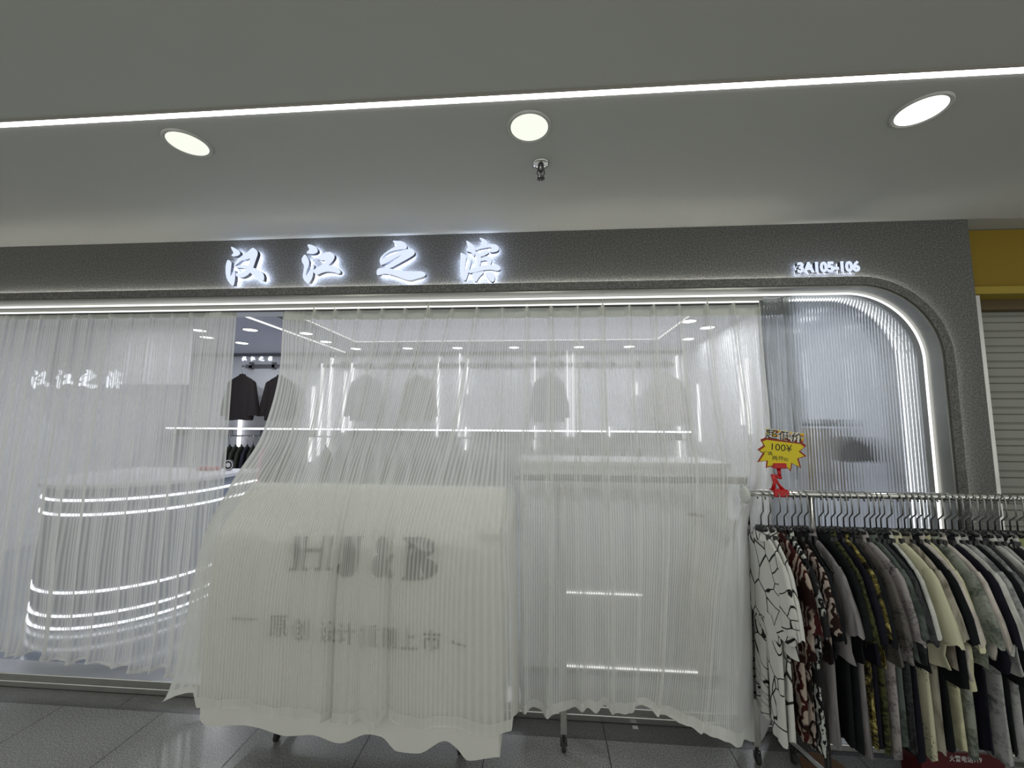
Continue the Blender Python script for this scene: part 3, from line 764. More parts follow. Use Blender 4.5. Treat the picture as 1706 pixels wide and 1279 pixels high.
# rounded counter with light lines, behind the left curtain
def counter():
    o = empty('counter', (-3.70, 1.35, 0)); tag(o, 'grey round-ended shop counter with glowing horizontal lines behind the left curtain', 'counter')
    R = 0.66; back = 0.55
    def outline(r, n=28):
        p = [(-r, back)] + [(r * math.cos(PI + PI * k / n), r * math.sin(PI + PI * k / n)) for k in range(n + 1)] + [(r, back)]
        return p
    def band(r, z0, z1):
        m = MB(); p = outline(r); n = len(p)
        for x, y in p: m.v += [(x, y, z0), (x, y, z1)]
        for i in range(n): 
            a = 2 * i; b = 2 * ((i + 1) % n); m.f.append((a, b, b + 1, a + 1))
        m.f.append(tuple(2 * i for i in range(n))); m.f.append(tuple(2 * i + 1 for i in reversed(range(n))))
        return m
    band(R, 0.0, 1.07).build('body', plain('counter_grey', (0.25, 0.28, 0.33), 0.25), o)
    band(R + 0.03, 1.07, 1.10).build('counter_top', MT['white'], o)
    for z in (0.980, 0.870, 0.290, 0.120, 0.030):
        m = MB(); p = outline(R + 0.004); m.tube([(x, y, z) for x, y in p], 0.010, 6); m.build('light_line', MT['led2'], o)
    return o
counter()
p = at(381, 778, 2.6)
p = at(381, 778, 1.72)
bd = tag(empty('round_badge', (max(p.x, -3.22), 1.72, 1.10)), 'round black and white ring badge standing on the counter in the gap', 'badge')
MB().lathe([(0.0, -0.008), (0.055, -0.008), (0.055, 0.008), (0, 0.008)], (0, 0, 0.056), 30, 'y').build('disc', MT['black'], bd)
MB().lathe([(0.042, -0.0095), (0.051, -0.0095)], (0, 0, 0.056), 30, 'y').build('ring', MT['white'], bd)
MB().lathe([(0.0, -0.0095), (0.024, -0.0095)], (0, 0, 0.056), 30, 'y').build('emblem', MT['white'], bd)
rb = tag(MB().box(-0.11, 0.07, -0.05, 0.07, 0.0, 0.035).build('red_box', plain('red_card', (0.45, 0.03, 0.06), 0.5), bevel=0.004), 'flat red box lying on the counter left of the round badge', 'box'); rb.location = (-3.42, 1.72, 1.10)
# white display unit standing behind the middle rack
du = empty('display_unit', (0.42, 0.50, 0)); tag(du, 'low white display unit with thin bright edges behind the middle of the curtain', 'display unit')
MB().box(-0.56, 0.78, 0, 0.45, 0.04, 1.32).build('body', MT['white'], du)
MB().box(-0.58, 0.80, -0.02, 0.47, 1.32, 1.35).build('top', MT['white'], du)
for z, xa, xb in ((0.505, -0.27, 0.22), (0.055, -0.27, 0.55)): MB().box(xa, xb, -0.010, -0.001, z, z + 0.007).build('light_line', MT['led'], du)
MB().box(-0.54, 0.76, 0.02, 0.43, 0.0, 0.04).build('plinth', MT['grey'], du)

# round display behind the reeded glass
p = at(1384, 702, 0.31)
rd = empty('round_display', (p.x, 0.31, 0)); tag(rd, 'round white-topped display stand with tan and black cloth behind the ribbed glass', 'display stand')
zt = p.z
MB().lathe([(0, 0.012), (0.075, 0.012), (0.085, 0), (0.085, -0.012), (0.0, -0.012)], (0, 0, zt), 32).build('top_disc', MT['white'], rd, smooth=False)
MB().lathe([(0.083, -0.012), (0.083, -0.03), (0, -0.03)], (0, 0, zt), 32).build('rim', MT['black'], rd)
MB().lathe([(0.07, 0.0), (0.09, -0.10), (0.075, -0.2), (0.085, -0.3), (0.06, -0.40)], (-0.01, 0, zt - 0.04), 24).build('cloth', plain('tan_cloth', (0.50, 0.30, 0.06), 0.8), rd, smooth=True)
MB().lathe([(0.03, 0.0), (0.08, -0.06), (0.09, -0.13), (0.02, -0.15)], (0.13, -0.05, zt - 0.09), 18).build('dark_cloth', MT['black'], rd, smooth=True)
MB().lathe([(0.02, 0.0), (0.02, -(zt - 0.06))], (0, 0, zt), 12).lathe([(0.02, -zt + 0.03), (0.16, -zt + 0.015), (0.16, -zt), (0, -zt)], (0, 0, zt), 28).build('stand', MT['chrome'], rd, smooth=True)

# ------------------------------------------------------------------ reeded glass
def arch_top(x, ins):
    r = AR - ins; cx, cz = AX1 - AR, AZ1 - AR
    if x <= cx: return AZ1 - ins
    dx = x - cx
    return cz + math.sqrt(max(0, r * r - dx * dx))
def reeded():
    m = MB(); x0, x1 = 1.25, AX1 - 0.060; pitch = 0.0157; ns = 6
    nx = int((x1 - x0) / pitch) * ns
    xs = [x0 + (x1 - x0) * i / nx for i in range(nx + 1)]
    nr = int((x1 - x0) / pitch)
    for i, x in enumerate(xs):
        ph = (i % ns) / ns
        y = 0.115 - 0.0045 * math.sin(PI * ph)
        zt = arch_top(x, 0.061)
        m.v += [(x, y, 0.076), (x, y, zt), (x, 0.122, 0.076), (x, 0.122, zt)]
    for i in range(nx):
        a = 4 * i; b = a + 4
        m.f += [(a, b, b + 1, a + 1), (a + 2, a + 3, b + 3, b + 2), (a + 1, b + 1, b + 3, a + 3), (a, a + 2, b + 2, b)]
    m.f += [(0, 1, 3, 2), (4 * nx, 4 * nx + 2, 4 * nx + 3, 4 * nx + 1)]
    mt, nt, b, out = newmat('reeded_glass')
    b.inputs['Base Color'].default_value = (0.93, 0.96, 0.97, 1); b.inputs['Roughness'].default_value = 0.09; b.inputs['IOR'].default_value = 1.38
    b.inputs['Transmission Weight'].default_value = 1.0
    tr_ = N(nt, 'ShaderNodeBsdfTranslucent'); tr_.inputs[0].default_value = (0.9, 0.93, 0.93, 1)
    mx = N(nt, 'ShaderNodeMixShader'); mx.inputs[0].default_value = 0.22; nt.links.new(b.outputs[0], mx.inputs[1]); nt.links.new(tr_.outputs[0], mx.inputs[2])
    nt.links.new(mx.outputs[0], out.inputs[0])
    o = m.build('window_1', mt); return tag(o, kind='structure')
reeded()

# ================================================================== CURTAINS
R7 = lambda s: random.Random(s)
def build_curtain(name, label, cols, rowv, hem_fn, pinches, nu, nv, major=(), bumps=(), fold_amp=None, low_smooth=None, split_hem=0.93, hd=0.035, seed=3, sheer_mat='sheer'):
    """cols: list of per-column control points [(px,py,Y)...] (top to hem)."""
    nc = len(cols); nr = len(cols[0])
    xt = [c[0][0] for c in cols]
    rnd = R7(seed)
    drift = [rnd.uniform(-1, 1) for _ in pinches]
    def base(pt, v):
        # rows: interpolate each column at v, then across
        out = []
        for comp in range(3):
            vals = [smooth_interp(rowv, [c[r][comp] for r in range(nr)], v) for c in cols]
            out.append(smooth_interp(xt, vals, pt))
        return out
    def pos(u, v):
        pt = lerp(xt[0], xt[-1], u)
        px, py, Y = base(pt, v)
        pym = smooth_interp(rowv, [0] * (nr - 1) + [1], v)
        if hem_fn: py = py + (hem_fn(px) - py) * max(0.0, (v - 0.72) / 0.28) ** 1.5
        P = at(px, py, Y)
        d = 0.0
        for i, q in enumerate(pinches):
            xc = q + drift[i] * 7 * v * v - 2 * v
            wd = 3.6 + 2.2 * v
            e = (pt - xc) / wd
            if abs(e) < 3.5: d -= (fold_amp(pt, v)) * math.exp(-e * e) * (0.75 + 0.5 * abs(drift[i]))
        for (q, wd, amp, v0) in major:
            e = (pt - q) / (wd[0] if pt < q else wd[1])
            if abs(e) < 4: d -= amp * math.exp(-e * e) * min(1, max(0, (v - v0) / 0.25))
        for (q, vq, wq, hq, amp) in bumps:
            d -= amp * math.exp(-((pt - q) / wq) ** 2 - ((v - vq) / hq) ** 2)
        k = 0.35 + 0.65 * v
        d += 0.006 * k * math.sin(pt * 0.11 + 2.2 * math.sin(v * 3 + 1)) + 0.0035 * k * math.sin(pt * 0.29 + 4 * v + seed)
        return Vector((P.x, P.y + d, P.z))
    root = empty(name, pos(0.5, 0.0)); tag(root, label, 'curtain', 'sheer shopfront curtains')
    off = root.location.copy()
    uvf = lambda va, vb: (lambda u, v: ((lerp(xt[0], xt[-1], u)) * 0.00359, lerp(va, vb, v)))
    def piece(nm, va, vb, n, mat):
        MB().grid(lambda u, v: pos(u, lerp(va, vb, v)) - off, nu, n, uvf(va, vb)).build(nm, mat, root, smooth=True, recalc=False)
    piece('heading_tape', 0.0, hd, 3, MT['sheer_hd'])
    piece('sheer_panel', hd, split_hem, nv, MT[sheer_mat])
    piece('hem', split_hem, 1.0, 8, MT['sheer_hem'])
    return root, pos

# big right-hand curtain: draped over the covered rack at its left, over the bare rack in its middle
HEMX = [273, 299.5, 326, 332, 376, 414, 448, 479, 509, 532, 555, 593, 612, 621.5, 631, 639, 661.5, 688, 741.5, 764, 787, 852, 856, 875, 898, 918, 937.6, 957, 977, 993, 1003, 1011, 1026, 1042, 1059, 1075, 1105, 1144, 1177, 1209.6, 1236, 1242, 1262, 1300, 1400]
HEMY = [1166, 1156, 1150.5, 1175, 1179, 1181, 1189, 1198, 1196, 1193, 1206, 1200, 1196, 1208, 1206, 1196, 1208, 1213, 1210, 1215, 1221, 1217, 1191, 1181, 1179.5, 1187.6, 1186, 1178, 1176, 1187.6, 1178, 1174, 1187.6, 1187.6, 1176, 1176, 1191, 1207, 1223.7, 1233.5, 1245, 1233.5, 1233.5, 1180, 1150]
ROWV = [0.0, 0.13, 0.33, 0.48, 0.60, 0.78, 1.0]
T = 0.135
CB = [
 [(472,508,T),(468,600,.13),(440,720,.05),(392,800,-.08),(345,885,-.20),(312,1020,-.25),(274,1165,-.28)],
 [(486,508,T),(486,600,.13),(466,720,.03),(420,800,-.13),(362,884,-.29),(342,1020,-.33),(330,1165,-.34)],
 [(530,507,T),(518,600,.12),(496,720,.00),(462,800,-.15),(420,888,-.32),(398,1020,-.35),(388,1180,-.36)],
 [(590,507,T),(575,600,.12),(552,720,.00),(525,800,-.15),(500,890,-.34),(482,1020,-.37),(474,1190,-.38)],
 [(660,506,T),(640,600,.12),(612,720,.00),(588,800,-.16),(568,892,-.35),(555,1020,-.38),(546,1205,-.39)],
 [(760,505,T),(737,600,.12),(706,720,.00),(680,800,-.16),(655,893,-.37),(648,1020,-.40),(645,1206,-.41)],
 [(820,504,T),(812,600,.12),(800,720,.00),(785,800,-.17),(765,893,-.38),(757,1020,-.41),(754,1215,-.42)],
 [(850,503,T),(850,600,.11),(849,720,.00),(848,800,-.15),(846,893,-.38),(850,1020,-.41),(853,1217,-.42)],
 [(868,503,T),(868,600,.10),(866,720,.02),(864,800,-.15),(862,890,-.155),(864,1020,-.16),(866,1187,-.17)],
 [(930,502,T),(930,600,.10),(930,720,.01),(930,800,-.14),(932,890,-.15),(932,1020,-.16),(932,1186,-.17)],
 [(1000,501,T),(1000,600,.10),(1003,720,.00),(1005,800,-.145),(1008,890,-.15),(1010,1020,-.16),(1010,1178,-.17)],
 [(1100,499,T),(1105,600,.10),(1115,720,.00),(1122,800,-.145),(1124,890,-.18),(1118,1020,-.20),(1102,1190,-.24)],
 [(1180,498,T),(1190,600,.10),(1205,720,.00),(1212,800,-.15),(1208,885,-.30),(1195,1020,-.32),(1180,1224,-.33)],
 [(1235,497,T),(1245,600,.10),(1258,720,.03),(1256,800,-.13),(1232,887,-.24),(1234,1020,-.26),(1240,1240,-.27)],
 [(1262,497,T),(1270,600,.12),(1278,720,.09),(1276,800,.05),(1262,890,.02),(1262,1020,-.02),(1262,1225,-.05)],
 [(1285,497,.15),(1292,600,.15),(1300,720,.15),(1303,800,.15),(1304,890,.15),(1304,1020,.16),(1304,1150,.16)],
 [(1320,497,.155),(1330,600,.16),(1345,720,.16),(1352,800,.16),(1358,890,.17),(1362,1020,.18),(1366,1150,.18)]]
PB = [478, 484, 491, 499, 508, 529, 563, 602, 641, 679, 718, 757, 797, 838, 878, 918, 962, 1003, 1047, 1087, 1129, 1174, 1218, 1261, 1300]
def fa(pt, v):
    if pt < 515: return 0.028 * (0.5 + min(1, v * 3)) * (0.35 if v > 0.5 else 1)
    a = 0.022 + 0.020 * min(1, v * 3)
    if pt < 852: a *= 1.0 if v < 0.4 else max(0.12, 1 - (v - 0.4) * 6)
    elif pt > 1090: a *= 1.0 if v < 0.42 else max(0.35, 1 - (v - 0.42) * 4)
    if v < 0.05: a *= 1.3
    return a
def hemfn(px): return smooth_interp(HEMX, HEMY, px)
big, bigpos = build_curtain('sheer_curtain', 'long striped white sheer curtain draped over the clothes racks and billowing onto the floor', CB, ROWV, hemfn, PB, 900, 150,
              major=[(652, (16, 4.5), 0.040, 0.28), (661, (2.4, 2.2), -0.024, 0.30), (747, (18, 5), 0.050, 0.24), (757, (2.2, 2.4), -0.022, 0.24), (700, (4, 9), 0.022, 0.38), (836, (8, 8), 0.02, 0.5), (570, (16, 14), 0.012, 0.5)], fold_amp=fa, split_hem=0.935, bumps=[(796, 0.615, 9, 0.018, 0.030), (842, 0.575, 12, 0.03, 0.035), (782, 0.625, 4, 0.012, -0.02), (600, 0.60, 26, 0.03, 0.02), (700, 0.60, 16, 0.03, 0.022), (1188, 0.575, 12, 0.04, 0.04)])

CL = []
for px in (-70, -20, 30, 90, 160, 240, 320, 395):
    s = (px - 896) / 6745
    col = []
    for py in (508 + (395 - px) * 0.0128, 620, 800, 960, 1096 + (0 if px > 200 else (200 - px) * -0.055)):
        lean = -0.05 * max(0, 1 - px / 395.0) * (py - 508) * 1.0
        col.append((px + s * (py - 508) + lean * 0.8, py, 0.135))
    CL.append(col)
PL = [-62, -54, -46, -36, -26, -18, -10, -2, 6, 12, 20, 30, 53, 75, 103, 131, 156, 189, 222, 257, 291, 322.5, 347, 355, 361, 367, 373, 380, 388]
def fl(pt, v):
    a = 0.016 + 0.02 * min(1, v * 2)
    if pt < 32 or pt > 345: a = 0.016 + 0.022 * min(1, v * 3)
    return a * (1 + 0.35 * max(0, v - 0.7))
HL = ([-120, 8, 12, 25, 40, 62, 66, 80, 88, 126, 132, 150, 176, 186, 215, 222, 235, 262, 270, 300, 400], [1086, 1086, 1089, 1090, 1089, 1083, 1083, 1088, 1097, 1103, 1099, 1098, 1108, 1111, 1108, 1112, 1120, 1114, 1112, 1114, 1116])
left, _ = build_curtain('sheer_curtain', 'white sheer curtain hanging straight at the left, in front of the glowing counter', CL, [0, .19, .5, .78, 1], lambda px: interp(HL[0], HL[1], px), PL, 480, 90, fold_amp=fl, seed=11, split_hem=0.965)

# ================================================================== RACKS
def caster(parent, x, y, z=0.0):
    o = MB().lathe([(0.0, -0.009), (0.020, -0.009), (0.024, -0.005), (0.024, 0.005), (0.020, 0.009), (0, 0.009)], (x, y, z + 0.024), 20, 'x').build('caster', MT['rubber'], parent, smooth=False)
    MB().tube([(x - 0.014, y, z + 0.024), (x - 0.014, y + 0.006, z + 0.055), (x + 0.014, y + 0.006, z + 0.055), (x + 0.014, y, z + 0.024)], 0.004, 6).tube([(x, y + 0.006, z + 0.05), (x, y + 0.004, z + 0.075)], 0.008, 8).build('fork', MT['darksteel'], o)
def rack(label, x0, x1, y, zr, posts, depth=0.42, overhang=True, front=-1, low=True, rr=0.016):
    o = empty('garment_rack', ((x0 + x1) / 2, y, 0)); tag(o, label, 'clothes rack', 'rolling clothes racks')
    cx = (x0 + x1) / 2
    MB().tube([(x0 - cx, 0, zr), (x1 - cx, 0, zr)], rr, 16).build('rail', MT['chrome'], o, smooth=True)
    for x in posts:
        MB().box(x - cx - 0.0125, x - cx + 0.0125, -0.0125, 0.0125, 0.10, zr - rr * 0.7).build('post', MT['chrome'], o, bevel=0.003)
        f = MB().box(x - cx - 0.015, x - cx + 0.015, -depth / 2, depth / 2, 0.075, 0.10).build('foot', MT['chrome'], o, bevel=0.004)
        for s in (-1, 1): caster(o, x - cx, s * (depth / 2 - 0.02))
    if low: MB().tube([(posts[0] - cx, 0, 0.16), (posts[-1] - cx, 0, 0.16)], 0.010, 10).build('lower_bar', MT['chrome'], o, smooth=True)
    return o
# covered rack (left), middle rack under the curtain
rack('rolling clothes rack hidden under the white printed cover, only its casters showing', -1.42, -0.30, -0.04, 1.24, (-1.335, -0.40), depth=0.29, low=True)
mid = empty('garment_rack', (0.6, -0.02, 0)); tag(mid, 'chrome clothes rack standing behind the curtain with one front post and caster showing', 'clothes rack', 'rolling clothes racks')
MB().tube([(-0.745, -0.055, 1.315), (0.45, -0.055, 1.315)], 0.019, 14).build('rail', MT['darksteel'], mid, smooth=True)
for x in (-0.495, 0.42):
    MB().box(x - 0.016, x + 0.016, -0.098, -0.072, 0.078, 1.295).build('post', MT['chrome'], mid, bevel=0.003)
    caster(mid, x, -0.09)
    MB().box(x - 0.016, x + 0.016, 0.04, 0.066, 0.078, 1.1).build('post', MT['chrome'], mid, bevel=0.003)
MB().box(-0.495, 0.42, -0.09, -0.08, 0.30, 0.32).build('lower_bar', MT['chrome'], mid)

# white dust cover with print, under the curtain
XC0, XC1 = -1.66, -0.19
CHX = [300, 328, 345, 403, 429, 479, 517, 566, 612, 635, 661.5, 696, 741.5, 760.5, 780, 833, 860]
CHY = [1190, 1197, 1209, 1208, 1212, 1226, 1224, 1238, 1223, 1227, 1251.5, 1255, 1234, 1246, 1267, 1261, 1261]
def cover_front(px, t):
    """t 0 at the shoulder, 1 at the hem; px is a place along the front; a little behind the curtain"""
    k = (px - 332) / (833 - 332)
    pt = interp([332, 388, 474, 546, 645, 754, 833], [486, 530, 590, 660, 760, 820, 848], px)
    v = lerp(0.60, 1.0, t)
    Yc = smooth_interp(ROWV, [smooth_interp([c[0][0] for c in CB], [c[r][2] for c in CB], pt) for r in range(7)], v)
    pxx = smooth_interp(ROWV, [smooth_interp([c[0][0] for c in CB], [c[r][0] for c in CB], pt) for r in range(7)], v)
    wav = 0.010 * t * math.sin(k * 30)
    py0 = 893; py1 = smooth_interp(CHX, CHY, pxx)
    return at(max(333 + 8 * (1 - t), min(pxx, 833)), lerp(py0, py1, t), Yc + 0.028 + wav)
def build_cover():
    o = empty('dust_cover', (-0.9, -0.1, 1.2)); tag(o, 'white dust cover printed with large serif letters, hanging over the rack under the curtain', 'dust cover')
    off = Vector(o.location)
    def pos(u, v):
        px = lerp(332, 833, u)
        S = cover_front(px, 0)
        if v < 0.32:        # back, up to the ridge, then forward to the shoulder
            t = v / 0.32
            yb = 0.075
            ridge = Vector((lerp(XC0 + 0.05, XC1, u), -0.075, 1.262))
            pts = [Vector((S.x, yb, 0.25)), Vector((S.x, yb, 1.0)), Vector((lerp(ridge.x, S.x, .4), yb - 0.02, 1.15)), ridge, lerp_v(ridge, S, 0.55) + Vector((0, 0, 0.015)), S]
            ts = [0, .3, .45, .65, .85, 1]
            return Vector([smooth_interp(ts, [p[i] for p in pts], t) for i in range(3)]) - off
        return cover_front(px, (v - 0.32) / 0.68) - off
    MB().grid(pos, 120, 90).build('cloth', MT['cover'], o, smooth=True, recalc=False)
    # side panels
    for u in (0.0, 1.0):
        m = MB(); n = 30
        def sp_(a, b, u=u):
            z_ = b
            v = 0.32 + 0.68 * b
            Fp = pos(u, v); Bp = Vector((Fp.x, 0.075 - off.y, lerp(pos(u, 0.32).z, 0.25 - off.z, b)))
            return lerp_v(Fp, Bp, a)
        m.grid(sp_, 12, 30).build('side_panel', MT['cover'], o, smooth=True, recalc=False)
    # print on the front: glyph shapes laid on the cloth surface
    def on_cloth(px, py, eps=0.004):
        k0, k1 = 0.0, 1.0
        # find (px', t) whose projection is (px,py): iterate
        qx, t = px, (py - 893) / 330
        for _ in range(12):
            P = cover_front(qx, max(0, min(1, t))); sx, sy = project(P)
            qx += (px - sx) * 0.9; t += (py - sy) / 330 * 0.9
        return cover_front(qx, max(0, t)) + Vector((0, -eps, 0)) - off
    def quad_glyph(polys, nm):
        m = MB(); bm = bmesh.new()
        for pl in polys:
            vs = [bm.verts.new((x, y, 0)) for x, y in pl]; bm.faces.new(vs)
        bmesh.ops.triangulate(bm, faces=bm.faces[:])
        bmesh.ops.subdivide_edges(bm, edges=[e for e in bm.edges if e.calc_length() > 9], cuts=3, use_grid_fill=True)
        for v in bm.verts: v.co = on_cloth(v.co.x, v.co.y)
        me = bpy.data.meshes.new(nm); bm.to_mesh(me); bm.free(); me.materials.append(MT['ink'])
        ob = bpy.data.objects.new(nm, me); COL.objects.link(ob); ob.parent = o
    def sheared(polys, x0, y0, w_, h_, sh):
        return [[(x0 + x * w_ + (1 - y) * sh * h_, y0 + y * h_) for x, y in p] for p in polys]
    H = [[(0, 0), (.42, 0), (.42, .06), (.33, .08), (.33, .92), (.42, .94), (.42, 1), (0, 1), (0, .94), (.10, .92), (.10, .08), (0, .06)],
         [(.58, 0), (1, 0), (1, .06), (.90, .08), (.90, .92), (1, .94), (1, 1), (.58, 1), (.58, .94), (.67, .92), (.67, .08), (.58, .06)],
         [(.33, .46), (.67, .46), (.67, .54), (.33, .54)]]
    J = [[(.2, 0), (1, 0), (1, .06), (.84, .08), (.84, .72), (.78, .9), (.60, 1), (.30, 1.0), (.10, .92), (.03, .80), (.10, .70), (.22, .68), (.30, .76), (.28, .88), (.42, .94), (.52, .88), (.56, .72), (.56, .08), (.2, .06)]]
    def arcp(cx, cy, rx, ry, a0, a1, th, n=10):
        o_ = [(cx + rx * math.cos(lerp(a0, a1, k / n)), cy + ry * math.sin(lerp(a0, a1, k / n))) for k in range(n + 1)]
        i_ = [(cx + (rx - th[0]) * math.cos(lerp(a0, a1, k / n)), cy + (ry - th[1]) * math.sin(lerp(a0, a1, k / n))) for k in range(n + 1)]
        return o_ + i_[::-1]
    B = [[(0, 0), (.5, 0), (.5, .06), (.36, .06), (.36, .94), (.5, .94), (.5, 1), (0, 1), (0, .94), (.10, .92), (.10, .08), (0, .06)],
         arcp(.48, .245, .42, .245, -PI / 2, PI / 2, (.24, .065)), arcp(.48, .735, .52, .265, -PI / 2, PI / 2, (.26, .065))]
    AMP = [arcp(.45, .24, .26, .24, -PI, PI, (.14, .09), 14), arcp(.40, .72, .38, .28, -PI, PI, (.17, .08), 16), [(.28, .38), (.45, .38), (1.0, .96), (1.0, 1.0), (.78, 1.0)], [(.75, .44), (1.0, .44), (1.0, .5), (.90, .52), (.62, .92), (.52, .88), (.80, .52), (.75, .5)]]
    for nm, g, x0, y0, w_, h_, s_ in (('letter', H, 482, 882, 72, 68, 0.14), ('letter', J, 558, 889, 44, 71, 0.10), ('ampersand', AMP, 617, 892, 38, 70, 0.05), ('letter', B, 668, 894, 60, 72, 0.06)):
        quad_glyph(sheared(g, x0, y0, w_, h_, s_), nm)
    def text_on(body, x0, x1, y0, y1, h_, nm='caption'):
        me = text_mesh(body, 1.0, 0.012)
        bm = bmesh.new(); bm.from_mesh(me); bpy.data.meshes.remove(me)
        xs = [v.co.x for v in bm.verts]; ys = [v.co.y for v in bm.verts]; a, b = min(xs), max(xs); c, d = min(ys), max(ys)
        for v in bm.verts:
            k = (v.co.x - a) / (b - a); g = (v.co.y - c) / (d - c)
            P = on_cloth(lerp(x0, x1, k), lerp(y0, y1, k) + h_ / 2 - g * h_); v.co = P
        me = bpy.data.meshes.new(nm); bm.to_mesh(me); bm.free(); me.materials.append(MT['ink'])
        ob = bpy.data.objects.new(nm, me); COL.objects.link(ob); ob.parent = o
    # the caption, broken where the folds swallow characters
    for ch, cx, cy in zip('原创设计重磅上市', (464, 501, 546, 577, 616, 649, 680, 719), (1042, 1047, 1051, 1054, 1058, 1061, 1063, 1066)):
        text_on(ch, cx - 15, cx + 15, cy, cy + 1, 36)
    quad_glyph([[(386, 1028), (408, 1029), (432, 1030), (432, 1033), (408, 1032), (386, 1031)]], 'dash')
    quad_glyph([[(754, 1066), (764, 1071), (776, 1074), (776, 1077), (762, 1074), (752, 1069)]], 'dash')
    return o
def lerp_v(a, b, t): return Vector(a) * (1 - t) + Vector(b) * t
def project(P):
    q = Vector(P) - CAMO
    c = Vector((r_.dot(q), d_.dot(q), f_.dot(q))); return CX + F * c.x / c.z, CY + F * c.y / c.z
build_cover()

# garments on the middle rack's right end: they push the curtain out
sb = make_shirt(fabric('pale_beige_cloth', 'plain', (0.50, 0.49, 0.44), (0, 0, 0)), 77, L=0.75, W=0.08, bt=0.04, sl=0.3, name='garment', collar=False, slw=0.05)
sb.location = (0.82, 0.0, 1.30); sb.rotation_euler = (0, 0, PI / 2 - 0.15); tag(sb, 'pale garment at the right end of the middle rack pushing the curtain outward', 'garment')

# ------------------------------------------------------------------ right-hand rack and its clothes
RY = -0.26; RX0 = at(1262, 823, RY).x; RZ = at(1352, 823, RY).z
rk = empty('garment_rack', (1.75, RY, 0)); tag(rk, 'chrome rolling clothes rack at the right, packed with patterned shirts and trousers', 'clothes rack', 'rolling clothes racks')
MB().tube([(RX0 - 1.75 - 0.04, 0, RZ), (1.6, 0, RZ)], 0.016, 20).build('rail', MT['chrome'], rk, smooth=True)
MB().lathe([(0.0, -0.012), (0.028, -0.012), (0.040, -0.004), (0.040, 0.004), (0.0, 0.004)], (RX0 - 1.75 - 0.055, 0, RZ - 0.008), 28, 'x').build('end_cap', plain('frosted_plastic', (0.62, 0.64, 0.62), 0.3), rk, smooth=True)
for x in (at(1352, 850, -0.26).x, 2.95):
    MB().tube([(x - 1.75, 0, 0.09), (x - 1.75, 0, RZ - 0.012)], 0.0135, 16).build('post', MT['hookwire'], rk, smooth=True)
    MB().tube([(x - 1.75 - 0.05, 0.18, 0.085), (x - 1.75 + 0.05, -0.18, 0.085)], 0.013, 10).build('foot', MT['chrome'], rk, smooth=True)
    caster(rk, x - 1.75 - 0.05, 0.17); caster(rk, x - 1.75 + 0.05, -0.17)
MB().box(1.25 - 1.75, 2.95 - 1.75, 0.12, 0.165, 0.10, 0.13).build('lower_shelf_bar', MT['steel'], rk, bevel=0.004)

BLK = (0.010, 0.011, 0.013)
FM = dict(
    line=fabric('white_line_drawing_cloth', 'lines', (0.62, 0.62, 0.59), (0.015, 0.015, 0.015), scale=9),
    line2=fabric('white_brush_ring_cloth', 'lines', (0.66, 0.66, 0.63), (0.03, 0.03, 0.03), scale=5.5),
    maroon=fabric('maroon_camo_cloth', 'strokes', (0.40, 0.33, 0.28), (0.045, 0.010, 0.010), (0.02, 0.008, 0.008), scale=10),
    stroke=fabric('black_white_brush_cloth', 'strokes', (0.50, 0.52, 0.49), (0.012, 0.012, 0.014), (0.02, 0.02, 0.022), scale=15),
    stroke2=fabric('brown_white_brush_cloth', 'strokes', (0.36, 0.30, 0.27), (0.022, 0.012, 0.010), (0.012, 0.01, 0.01), scale=13),
    lilac=fabric('grey_lilac_cloth', 'grain', (0.25, 0.235, 0.24), (0.13, 0.12, 0.125), scale=26),
    black=fabric('black_cloth', 'plain', BLK, BLK), navy=fabric('black_navy_cloth', 'plain', (0.012, 0.012, 0.020), BLK),
    char=fabric('charcoal_cloth', 'camo', (0.025, 0.026, 0.028), (0.05, 0.052, 0.055), (0.035, 0.036, 0.04), scale=14),
    floral=fabric('yellow_floral_cloth', 'camo', (0.018, 0.016, 0.012), (0.12, 0.10, 0.03), (0.40, 0.34, 0.13), scale=22),
    olive=fabric('olive_print_cloth', 'camo', (0.02, 0.022, 0.012), (0.07, 0.075, 0.03), (0.03, 0.03, 0.02), scale=26),
    snake=fabric('grey_snakeskin_cloth', 'snake', (0.36, 0.33, 0.33), (0.07, 0.062, 0.065), scale=20),
    snaked=fabric('dark_snakeskin_cloth', 'snake', (0.12, 0.11, 0.10), (0.03, 0.028, 0.025), scale=24),
    green=fabric('grey_green_cloth', 'snake', (0.12, 0.14, 0.13), (0.045, 0.055, 0.05), scale=10),
    cream=fabric('cream_script_cloth', 'script', (0.60, 0.58, 0.42), (0.03, 0.03, 0.03), scale=14),
    creamp=fabric('pale_cream_cloth', 'plain', (0.58, 0.56, 0.38), (0, 0, 0)),
    pinkw=fabric('pinkish_white_cloth', 'plain', (0.55, 0.50, 0.46), (0, 0, 0)),
    grain=fabric('beige_grain_cloth', 'grain', (0.40, 0.37, 0.31), (0.13, 0.11, 0.09), scale=30),
    marble=fabric('grey_marble_cloth', 'snake', (0.42, 0.42, 0.42), (0.12, 0.13, 0.135), scale=14),
    gmarble=fabric('green_grey_marble_cloth', 'snake', (0.30, 0.32, 0.28), (0.10, 0.115, 0.10), scale=18),
    white=fabric('off_white_cloth', 'plain', (0.55, 0.55, 0.52), (0, 0, 0)), lime=fabric('pale_lime_cloth', 'plain', (0.42, 0.46, 0.22), (0, 0, 0)),
    greyd=fabric('dark_grey_cloth', 'plain', (0.05, 0.05, 0.055), (0, 0, 0)),
)
